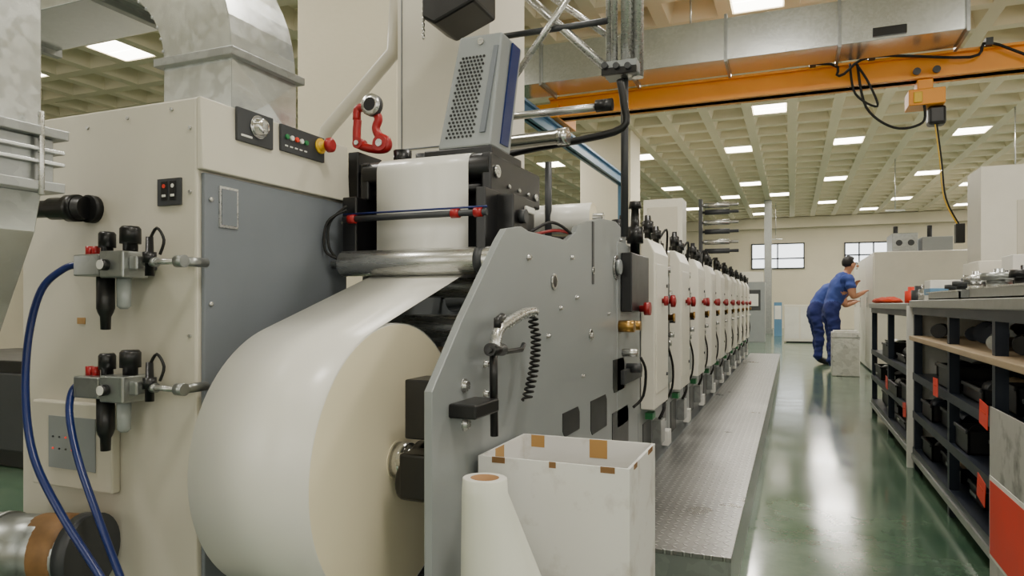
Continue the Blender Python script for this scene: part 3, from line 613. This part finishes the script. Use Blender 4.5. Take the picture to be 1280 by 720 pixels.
BX((-.655,Y0+.34,.24),(-.61,Y0+.46,.36),galvd,'valve_block',un,.003);BX((-.655,Y0+.16,.395),(-.62,Y0+.24,.425),green,'sensor',un);BX((-.655,Y0+.62,.18),(-.62,Y0+.72,.26),white,'junction_box',un,.003)
B().tube([(-.63,Y0+.4,.36),(-.61,Y0+.42,.41),(-.62,Y0+.5,.44),(-.65,Y0+.55,.5)],.008,rubber,8,4).out('hose',un)
for k in range(1,10): dup(un,(0,pit*k,0))
ac=empty('actuator',(-.62,2.95,.6),'black pneumatic actuator with brass fittings on press side','actuator')
a=sx(790,390,-.6);c=sx(811,322,-.6);ym=(a.y+c.y)/2
BX((-.645,a.y,a.z),(-.60,c.y,c.z),black,'block',ac,.004)
BX((-.668,a.y-.05,.45),(-.648,c.y+.03,1.2),greyp,'mounting_plate',ac,.002)
LT((-.625,ym,c.z),(0,0,1),[(0,.02),(.05,.02),(.05,.035),(.12,.035),(.12,.02),(.2,.016),(.2,.028),(.23,.024)],black,'knob',ac)
LT((-.67,ym-.12,1.14),(0,0,1),[(0,.015),(.1,.015),(.1,.028),(.16,.028)],black,'knob',ac)
for (dy,z,r,m) in ((-.02,.86,.024,brass),(.1,.86,.02,brass),(.04,.75,.016,steel),(.12,.68,.02,darkg)): CY((-.648,a.y+dy,z),(-.585,a.y+dy,z),r,m,'fitting',ac,16)
LT((-.6,ym-.02,.93),(1,0,0),[(0,.014),(.02,.014),(.02,.028),(.045,.028)],redk,'handwheel',ac)
BX((-.648,a.y,.62),(-.63,c.y,.68),darkg,'valve',ac,.003)
B().tube([(-.6,ym,.72),(-.585,ym+.03,.66),(-.6,ym+.05,.55),(-.64,ym+.03,.5)],.006,rubber,8,4).out('hose',ac)
b=B();b.box((-1.22,6.08,1.262),(-.88,6.33,1.87),cream2);b.box((-1.18,6.07,1.35),(-.92,6.08,1.8),cream);b.out('dryer_cabinet',label='cream dryer cabinet standing on top of the press',cat='cabinet',bev=.01)
b=B();b.box((-1.16,5.02,1.262),(-.9,5.14,1.48),cream2);b.box((-1.1,5.01,1.3),(-.95,5.02,1.42),greyp);b.out('dryer_cabinet',label='small cream dryer hood on top of the press',cat='cabinet',bev=.01)
rk=empty('roller_rack',(-.75,6.6,1.25),'rack of steel and black web rollers above the press','roller rack')
BX((-.80,6.55,1.262),(-.77,6.62,1.92),darkg,'post',rk)
for k,z in enumerate((1.86,1.8,1.7,1.62,1.52,1.44)): LT((-.79,6.57+.03*(k%2),z),(1,0,0),[(0,.012),(.04,.012),(.04,.024),(.26,.024),(.26,.014),(.34,.014)],darkg if k%2 else steel,'roller',rk,16)
# ================= WORK SHELVES =================
XS=.65
def shelf(y0,y1,posts,label,topz,topm):
    s=empty('shelf_unit',((XS+.35),(y0+y1)/2,0),label,'shelf')
    b=B()
    for y in posts:
        for x in (XS,XS+.66): b.box((x,y-.02,0),(x+.04,y+.02,topz-.04),navy)
    for z in (.1,.31,.53): b.box((XS,y0,z),(XS+.7,y1,z+.02),navy);b.box((XS-.004,y0,z-.015),(XS,y1,z+.025),navy)
    b.box((XS-.004,y0,topz-.08),(XS+.02,y1,topz-.04),navy)
    b.box((XS+.68,y0,.1),(XS+.7,y1,topz-.04),navy)
    b.out('frame',s)
    b=B();b.box((XS-.012,y0,.06),(XS+.01,y1,.09),galvd);b.out('kick_rail',s)
    B().box((XS-.02,y0-.01,topz-.04),(XS+.74,y1+.01,topz),topm).out('worktop',s,bev=.004,label='galvanised sheet worktop')
    return s
sh1=shelf(4.62,6.8,(4.64,5.7,6.78),'dark blue steel storage shelf with galvanised worktop',.955,galvd)
sh2=shelf(1.9,4.56,(1.92,2.85,3.6,4.54),'dark blue steel storage shelf holding black trays',.97,galvd)
B().box((XS-.03,4.57,0),(XS+.4,4.60,.94),white).out('divider_board',label='white upright board between two shelf units',cat='board')
B().box((XS-.03,1.95,.745),(XS+.64,4.5,.77),wood).out('shelf_board',label='plywood board laid on shelf rails',cat='board',bev=.003)
def tray(y0,y1,zb,tilt,fill,handle):
    tr=empty('storage_tray',(XS+.3,(y0+y1)/2,zb),'black plastic storage tray holding printing sleeves','tray','black trays in the shelf units')
    x0,x1=XS+.01+tilt,XS+.6;h=random.uniform(.05,.11);b=B();z0=zb;z1=zb+h
    b.box((x0,y0,z0),(x1,y1,z0+.01),blacktray);b.box((x0,y0,z0),(x0+.012,y1,z1),blacktray);b.box((x1-.012,y0,z0),(x1,y1,z1),blacktray);b.box((x0,y0,z0),(x1,y0+.012,z1),blacktray);b.box((x0,y1-.012,z0),(x1,y1,z1),blacktray);b.box((x0-.008,y0,z1-.012),(x0,y1,z1+.004),darkg)
    b.out('tray_body',tr,bev=.003)
    if handle: BX((x0-.014,(y0+y1)/2-.05,z0+.03),(x0-.008,(y0+y1)/2+.05,z0+.045),galvd,'handle',tr,.002)
    for k in range(fill):
        x=x0+.07+.105*k;r=random.uniform(.035,.052);CY((x,y0+.03+random.uniform(0,.1),z0+.012+r),(x,y1-.03-random.uniform(0,.15),z0+.012+r),r,random.choice((darkg,galvd,navy,blacktray,blacktray,darkg,wood)),'cylinder_sleeve',tr,16)
for zb in (.122,.332,.552):
    for (y0,y1) in ((1.98,2.8),(2.9,3.55),(3.66,4.48),(4.7,5.62),(5.76,6.7)):
        ym=(y0+y1)/2+random.uniform(-.12,.12)
        tray(y0+random.uniform(0,.06),ym-.02,zb,random.uniform(-.02,.09),random.choice((3,4,4)),random.random()<.3)
        tray(ym+.02,y1-random.uniform(0,.06),zb,random.uniform(-.02,.09),random.choice((3,4,4)),random.random()<.3)
for k in range(9):
    y=2.1+.26*k;r=random.uniform(.03,.05);x=XS+.06+random.uniform(0,.1)
    CY((x,y,.771+r),(x+.05,y+.2,.771+r),r,random.choice((darkg,blacktray,galvd,navy)),'printing_sleeve',None,16,label='printing sleeve roller lying on plywood board',cat='roller',group='sleeve rollers on the plywood board')
for (u,v) in ((1169,484),(1229,518),(1226,612),(1108,478),(1130,512)):
    p=sx(u,v,XS-.04);b=B();R=Matrix.Rotation(random.uniform(-.2,.2),3,'X');b.box((XS-.04,p.y-.055,p.z-.042),(XS-.038,p.y+.055,p.z+.042),redtag,R);b.box((XS-.041,p.y-.03,p.z+.005),(XS-.04,p.y+.03,p.z+.01),orangecloth,R)
    b.out('shelf_tag',label='orange-red paper tag hanging on shelf front',cat='tag',group='red tags on shelf fronts')
for (x,y) in ((1.1,3.2),(1.1,3.9),(1.1,2.6)):
    b=B();b.sph((x,y,.83),(.13,.27,.055),rag,8)
    for v in b.bm.verts: v.co+=Vector((random.uniform(-.015,.015),random.uniform(-.02,.02),random.uniform(-.008,.02)));v.co.z=max(v.co.z,.771)
    b.out('rag',label='crumpled dark red rag on plywood board',cat='rag',group='rags on the board')
def traymetal(x0,x1,y0,y1,z0,z1,lab):
    b=B();b.box((x0,y0,z0),(x1,y1,z0+.008),galvd);b.box((x0,y0,z0),(x0+.008,y1,z1),galvd);b.box((x1-.008,y0,z0),(x1,y1,z1),galvd);b.box((x0,y0,z0),(x1,y0+.008,z1),galvd);b.box((x0,y1-.008,z0),(x1,y1,z1),galvd);b.box((x0-.01,y0-.01,z1-.006),(x0+.01,y1+.01,z1),steel);return b.out('metal_tray',label=lab,cat='tray')
traymetal(.72,1.25,2.75,3.55,.971,1.02,'shallow galvanised tray on the worktop');traymetal(.70,1.2,3.65,4.4,.971,1.015,'shallow galvanised tray beside a second tray')
for k in range(12):
    x=.80+.14*(k%2)+random.uniform(-.02,.02);y=2.86+.135*k+(.05 if k>4 else 0);r=random.uniform(.045,.065);hh=random.uniform(.8,1.5)
    if 3.45<y<3.75: y=3.76
    if y>4.3: y=4.3
    LT((x,y,.98),(0,0,1),[(0,r),(.03*hh,r),(.03*hh,r*.7),(.06*hh,r*.7),(.06*hh,r*1.05),(.085*hh,r*1.05),(.085*hh,r*.3),(.1*hh,r*.3)],(darkg,steel,black,darkg,galvd)[k%5],'gear_wheel',None,24,label='dark toothed gear wheel stacked in metal tray',cat='gear',group='gear wheels in the trays')
for (x0,x1,y0,y1,z0,z1,m1,m2,lab) in ((1.28,1.37,3.9,4.35,.971,1.25,white,redtag,'white and red cardboard box by the tray'),(1.03,1.18,4.16,4.36,.98,1.2,white,redtag,'small white box with red stripe'),(.75,.95,4.66,4.85,.956,1.09,white,bluep,'white tin with blue band on worktop'),(1.0,1.3,4.7,5.1,.956,1.2,cream2,greyp,'cream instrument case with grey band'),(1.27,1.38,2.7,3.2,.971,1.16,white,darkg,'white case with dark grey band'),(1.05,1.2,3.3,3.5,.98,1.12,redtag,white,'small red box with white band')):
    b=B();b.box((x0,y0,z0),(x1,y1,z1),m1);b.box((x0-.002,y0-.002,z0+(z1-z0)*.35),(x1+.002,y1+.002,z0+(z1-z0)*.65),m2);b.out('supply_box',label=lab,cat='box',bev=.003)
b=B();b.cyl((1.31,3.4,.971),(1.31,3.4,1.28),.02,black);b.cyl((1.31,3.4,.971),(1.31,3.4,.985),.05,black);b.lathe((1.31,3.4,1.28),(0,0,1),[(0,.03),(.04,.03),(.05,.01)],redtag,16);b.out('hand_stand',label='black upright stand with red cap',cat='stand')
for i in range(6): LT((.82+.12*(i%2),5.2+.15*i,.956),(0,0,1),[(0,.05),(.09,.05),(.09,.03),(.12,.03)],(steel,white,darkg,steel,redtag,white)[i],'ink_can',None,20,label='small printing ink can with lid on worktop',cat='ink can',group='ink cans on the worktop')
b=B();b.sph((.72,6.35,.97),(.1,.35,.03),orangecloth,8)
for v in b.bm.verts: v.co+=Vector((random.uniform(-.01,.01),random.uniform(-.02,.02),random.uniform(-.004,.012)));v.co.z=max(v.co.z,.956)
b.out('cloth',label='orange-red cloth lying on worktop edge',cat='cloth')
b=B();sxp=.615;a=sx(1237,620,sxp);yb=a.y;b.box((sxp,1.6,0),(sxp+.006,yb,sx(1237,508,sxp).z),boardm)
sb=b.out('barrier_board',label='worn grey board with orange-red label',cat='sign board')
zt=sx(1237,582,sxp).z;zb=sx(1237,690,sxp).z
BX((sxp-.002,1.6,zb-.012),(sxp,yb-.006,zt-.03),white,'white_border',sb);BX((sxp-.003,1.6,zb),(sxp-.002,yb-.014,zt-.045),redtag,'warning_block',sb)
# ================= FAR MACHINES =================
mc=empty('machine_cabinet',(1.56,12,0),'large cream machine cabinet beside the aisle','machine cabinet')
b=B();b.box((1.02,10.4,.02),(2.1,13.5,1.65),cream2);b.box((1.06,10.44,0),(2.06,13.4,.02),darkg);b.out('body',mc,bev=.01)
for y in (10.45,11.47,12.49): BX((1.012,y,.1),(1.02,y+.98,1.6),cream2,'door',mc,.004)
for y in (11.2,12.2,13.2): BX((1.0,y,.9),(1.012,y+.03,1.05),steel,'handle',mc)
b=B();b.box((1.25,10.5,1.65),(1.55,11.1,1.9),galvd);b.box((1.6,10.5,1.65),(1.95,11.1,1.84),greyp)
for k in range(2): b.cyl((1.33+.14*k,10.49,1.77),(1.33+.14*k,10.5,1.77),.04,darkg);b.cyl((1.3+.4*k,10.6,1.84),(1.3+.4*k,10.6,2.0),.03,black)
b.out('pump_unit',label='grey pump unit standing on top of cabinet',cat='pump',bev=.01)
b=B();b.box((1.45,6.75,.02),(2.9,7.22,2.09),cream2);b.box((1.5,6.77,0),(2.85,7.2,.02),darkg);b.box((1.7,6.744,.9),(2.2,6.75,1.8),cream);b.box((1.75,6.72,1.3),(1.78,6.744,1.45),steel);b.out('machine_cabinet',label='tall cream switch cabinet behind the worktop',cat='machine cabinet',bev=.01)
b=B();b.box((1.5,5.3,0),(2.6,6.2,1.0),cream2);b.box((1.55,5.35,1.0),(2.4,6.1,1.24),white);b.box((1.55,5.34,1.2),(2.4,5.35,1.24),redtag);b.box((1.6,5.34,1.05),(2.0,5.35,1.15),redtag);b.cyl((1.5,5.5,1.12),(1.45,5.5,1.12),.05,darkg);b.box((1.6,5.5,1.24),(2.2,6.0,1.38),greyp);b.out('bench_machine',label='cream bench machine with red trimmed top',cat='machine',bev=.01)
b=B();b.box((1.5,3.3,0),(2.4,4.9,.98),cream2);b.box((1.55,3.4,.98),(2.2,4.0,1.2),white);b.box((1.55,4.1,.98),(2.2,4.7,1.3),galvd);b.cyl((1.55,4.4,1.14),(1.5,4.4,1.14),.07,darkg);b.box((1.6,3.42,1.2),(2.1,3.9,1.25),redtag);b.out('bench_machine',label='cream plate mounting bench with steel housings',cat='machine',bev=.01)
b=B();X,Y=.49,10.0;b.box((X,Y,0),(X+.33,Y+.32,.58),foil);b.box((X-.005,Y-.005,.50),(X+.335,Y+.325,.52),galvd);b.box((X+.02,Y+.02,.58),(X+.31,Y+.3,.6),foil);b.out('foil_box',label='box wrapped in silvery foil standing on floor',cat='box',bev=.01)
def at(u,v): 
    d=ray(u,v);return d*(-H/d.z)+Vector((0,0,H))
fc=empty('floor_cabinet',at(990,428),'low cream two-door cabinet at end of aisle','cabinet')
p=at(980,428);b=B();b.box((p.x,p.y,.03),(p.x+.72,p.y+.6,.93),cream2);b.box((p.x+.05,p.y+.03,0),(p.x+.67,p.y+.57,.03),darkg);b.out('body',fc,bev=.01)
for o in (.02,.38): BX((p.x+o,p.y-.01,.1),(p.x+o+.32,p.y,.88),white,'door',fc)
p=at(962,417);b=B();b.box((p.x-.16,p.y,0),(p.x+.06,p.y+.22,CZ-.01),galvd);b.box((p.x-.2,p.y-.04,0),(p.x+.1,p.y+.26,.15),galvd);b.out('service_riser',label='galvanised vertical service riser to ceiling',cat='duct')
p=at(972,420);b=B();b.box((p.x-.1,p.y,0),(p.x+.12,p.y+.2,1.0),bluep);b.box((p.x-.08,p.y-.01,.5),(p.x+.1,p.y,.9),white);b.out('blue_bin',label='narrow blue and white bin by the riser',cat='bin')
p=at(948,428);b=B();b.box((p.x-.5,p.y,0),(p.x+.15,p.y+.7,1.5),greyp);b.box((p.x-.4,p.y-.02,.8),(p.x+.05,p.y,1.3),darkg);b.box((p.x-.3,p.y-.03,.9),(p.x,p.y-.02,1.2),white);b.box((p.x-.45,p.y+.1,1.5),(p.x+.1,p.y+.5,1.75),cream2);b.out('rewinder',label='grey rewinder at the end of the press',cat='machine',bev=.01)
b=B();b.box((3.0,20,0),(5.5,23,1.9),cream2);b.box((3.2,19.97,.3),(4.4,20,1.6),greyp);b.out('machine_cabinet',label='cream machine near the far wall',cat='machine cabinet',bev=.02)
b=B();b.box((-2.4,14.5,0),(-1.2,17,1.5),cream2);b.box((-2.2,14.46,.3),(-1.5,14.5,1.3),greyp);b.out('machine_cabinet',label='cream machine behind the press line',cat='machine cabinet',bev=.02)
for (x,y) in ((-.5,24.5),(2.2,18),(3.5,14)):
    b=B();b.cyl((x,y,3.1),(x,y,CZ-.01),.012,steel,n=8);b.cyl((x-.2,y,3.1),(x+.2,y,3.1),.02,white,n=8);b.out('hanging_socket',label='ceiling hung power rail',cat='power rail',group='ceiling hung power rails')
b=B();b.box((-5.4,2.6,0),(-3.9,3.4,.62),black);b.box((-5.35,2.58,.1),(-4.7,2.6,.55),darkg);b.box((-4.6,2.58,.1),(-3.95,2.6,.55),darkg);b.out('storage_chest',label='black storage chest standing on green floor',cat='chest',bev=.02)
b=B();b.box((-5.6,3.6,0),(-4.3,4.6,1.1),cream2);b.box((-5.5,3.58,.65),(-4.4,3.6,1.0),white);b.out('work_bench',label='cream bench block behind black chest',cat='bench',bev=.02)
# ================= PEOPLE =================
def person(base,heading,J,E,CL,label):
    me=bpy.data.meshes.new('sk');names=list(J);me.from_pydata([J[k][0] for k in names],[(names.index(a),names.index(c)) for a,c in E],[])
    o=bpy.data.objects.new('sk',me);COL.objects.link(o)
    md=o.modifiers.new('s','SKIN');md.use_smooth_shade=True
    for i,k in enumerate(names):
        r=J[k][1];me.skin_vertices[0].data[i].radius=r if hasattr(r,'__len__') else (r,r)
        me.skin_vertices[0].data[i].use_root=(k=='pelvis')
    sb_=o.modifiers.new('d','SUBSURF');sb_.levels=3;sb_.render_levels=3
    dg=bpy.context.evaluated_depsgraph_get();dg.update();ev=o.evaluated_get(dg);nm=bpy.data.meshes.new_from_object(ev)
    bpy.data.objects.remove(o)
    bm=bmesh.new();bm.from_mesh(nm)
    segs=[(Vector(J[a][0]),Vector(J[c][0]),CL.get((a,c),1)) for a,c in E]
    for f in bm.faces:
        p=f.calc_center_median();best=9;mi=0
        for a,c,k in segs:
            d=c-a;t=max(0,min(1,(p-a).dot(d)/d.length_squared));dd=(p-(a+d*t)).length
            if dd<best: best=dd;mi=k
        f.material_index=mi;f.smooth=True
    bm.normal_update()
    # cloth folds
    for v in bm.verts:
        if v.link_faces and all(f.material_index in (0,1) for f in v.link_faces):
            w_=noise.noise(Vector((v.co.x*9,v.co.y*9,v.co.z*16)))+.5*noise.noise(Vector((v.co.x*20,v.co.y*20,v.co.z*30+5)))
            v.co+=v.normal*(.008+.018*w_)
    hd=Vector(J['head1'][0])
    def blob(c,r,k):
        ret=bmesh.ops.create_uvsphere(bm,u_segments=10,v_segments=8,radius=1)
        for v in ret['verts']: v.co=Vector((v.co.x*r[0],v.co.y*r[1],v.co.z*r[2]))+c
        for f in {f for v in ret['verts'] for f in v.link_faces}: f.material_index=k;f.smooth=True
    blob(hd+Vector((.095,0,-.02)),(.02,.014,.022),2)
    for s_ in (-1,1): blob(hd+Vector((0,s_*.08,-.01)),(.02,.01,.032),2);blob(hd+Vector((.082,s_*.032,.01)),(.01,.012,.008),4)
    blob(hd+Vector((.086,0,-.06)),(.008,.024,.006),5)
    R=Matrix.Rotation(heading,4,'Z')
    bm.transform(R);me2=bpy.data.meshes.new('person');bm.to_mesh(me2);bm.free()
    for m in (pants,shirt,skin,black,hairm,rag): me2.materials.append(m)
    zmin=min(v.co.z for v in me2.vertices)
    for v in me2.vertices: v.co.z-=zmin
    ob=bpy.data.objects.new('person',me2);COL.objects.link(ob);place(ob,base,None);meta(ob,label,'person',None,None)
    b=B();c=hd+Vector((-.025,0,.03-zmin))
    b.sph((0,0,0),(.095,.09,.10),hairm,14)
    for v in list(b.bm.verts):
        if v.co.x>.045 and v.co.z<.05: v.co*=.7
        if v.co.z<-.05: v.co*=.85
        v.co*=1+.05*noise.noise(v.co*40)
    for v in b.bm.verts: v.co=(R.to_3x3()@(v.co+c))+Vector(base)
    b.out('hair',ob)
    return ob
def skel(hipx,hipz,chx,chz,neckx,neckz,headx,headz,handL,handR,elL,elR,footL,footR):
    J={'pelvis':((hipx,0,hipz),(.145,.125)),'waist':(((hipx*.55+chx*.45),0,(hipz*.55+chz*.45)),(.135,.115)),'chest':((chx,0,chz),(.165,.125)),
    'neckb':((neckx,0,neckz),(.06,.06)),'head0':(((neckx+headx)/2+.01,0,(neckz*.45+headz*.55)),(.055,.055)),'head1':((headx,0,headz),(.078,.086)),'head2':((headx-.005,0,headz+.06),(.058,.062))}
    E=[('pelvis','waist'),('waist','chest'),('chest','neckb'),('neckb','head0'),('head0','head1'),('head1','head2')]
    CL={('pelvis','waist'):1,('neckb','head0'):2,('head0','head1'):2,('head1','head2'):2}
    for s_,n,hn,el,ft in ((1,'L',handL,elL,footL),(-1,'R',handR,elR,footR)):
        kx=(hipx+ft[0])/2+.03
        J['hip'+n]=((hipx,s_*.1,hipz-.08),.095);J['knee'+n]=((kx,s_*.11,.48),.07);J['ank'+n]=((ft[0]-.03,ft[1],.1),.058);J['toe'+n]=((ft[0]+.15,ft[1]+s_*.02,.035),.036)
        E+=[('pelvis','hip'+n),('hip'+n,'knee'+n),('knee'+n,'ank'+n),('ank'+n,'toe'+n)]
        CL[('pelvis','hip'+n)]=0;CL[('hip'+n,'knee'+n)]=0;CL[('knee'+n,'ank'+n)]=0;CL[('ank'+n,'toe'+n)]=3
        sh=Vector((neckx*.7+chx*.3,s_*.19,neckz*.7+chz*.3));e=Vector(el);h=Vector(hn);m_=sh.lerp(e,.6);d=(h-e).normalized()
        J['sh'+n]=(tuple(sh),.066);J['ua'+n]=(tuple(m_),.062);J['el'+n]=(tuple(e),.042);J['wr'+n]=(tuple(h),.03);pl=h+d*.06;J['pa'+n]=(tuple(pl),(.032,.02))
        E+=[('chest','sh'+n),('sh'+n,'ua'+n),('ua'+n,'el'+n),('el'+n,'wr'+n),('wr'+n,'pa'+n)]
        CL[('ua'+n,'el'+n)]=2;CL[('el'+n,'wr'+n)]=2;CL[('wr'+n,'pa'+n)]=2
        sd=d.cross(Vector((0,0,1))).normalized()
        for k in range(4):
            o1=pl+d*.035+sd*(k-1.5)*.021;o2=o1+d*(.035,.042,.04,.03)[k]+Vector((0,0,-.012));J[f'f{k}{n}']=(tuple(o1),.009);J[f'g{k}{n}']=(tuple(o2),.008);E+=[('pa'+n,f'f{k}{n}'),(f'f{k}{n}',f'g{k}{n}')];CL[('pa'+n,f'f{k}{n}')]=2;CL[(f'f{k}{n}',f'g{k}{n}')]=2
        o1=h+d*.035+sd*(-.035*s_);J['th'+n]=(tuple(o1+d*.03),.009);E.append(('wr'+n,'th'+n));CL[('wr'+n,'th'+n)]=2
    return J,E,CL
J,E,CL=skel(-.07,.93,.07,1.22,.15,1.40,.21,1.53,(.30,.14,1.22),(.31,-.16,1.12),(.22,.27,1.06),(.16,-.27,1.05),(0,.11),(-.06,-.12))
person((.58,11.0,0),math.radians(14),J,E,CL,'person in blue work shirt and trousers leaning over a machine')
J,E,CL=skel(-.12,.93,.12,1.16,.25,1.27,.35,1.34,(.44,.16,1.0),(.42,-.16,.98),(.28,.27,.95),(.28,-.26,.93),(0,.12),(-.05,-.13))
person((.43,11.9,0),math.radians(12),J,E,CL,'person in dark blue overalls bending forward at a machine')
# ================= LIGHT =================
def area(loc,size,power,col=(1,.945,.85),rot=(0,0,0)):
    l=bpy.data.lights.new('lamp','AREA');l.energy=power;l.size=size;l.color=col;o=bpy.data.objects.new('lamp',l);COL.objects.link(o);o.location=loc;o.rotation_euler=rot
for (x,y,p) in ((-3.2,.3,66),(.9,.2,85),(-.2,3.5,75),(2.5,3.5,62),(-5,3.2,72),(0,10.5,105),(-1,14,112),(3,13,110),(1,19,130),(-5,12,105),(1,25,140),(-6,20,105),(-9,7,100)):
    area((x,y,CZ-.02),.7,p)
w=bpy.data.worlds.new('w');bpy.context.scene.world=w;w.use_nodes=True;w.node_tree.nodes['Background'].inputs[0].default_value=(1,.95,.85,1);w.node_tree.nodes['Background'].inputs[1].default_value=.3
# ================= CAMERA =================
cd=bpy.data.cameras.new('camera');cam=bpy.data.objects.new('camera',cd);COL.objects.link(cam)
cam.location=(0,0,H);cam.rotation_euler=(math.pi/2,0,math.atan(350/F));cd.sensor_width=36;cd.lens=F/1280*36;cd.shift_y=20/1280;cd.clip_start=.05
bpy.context.scene.camera=cam
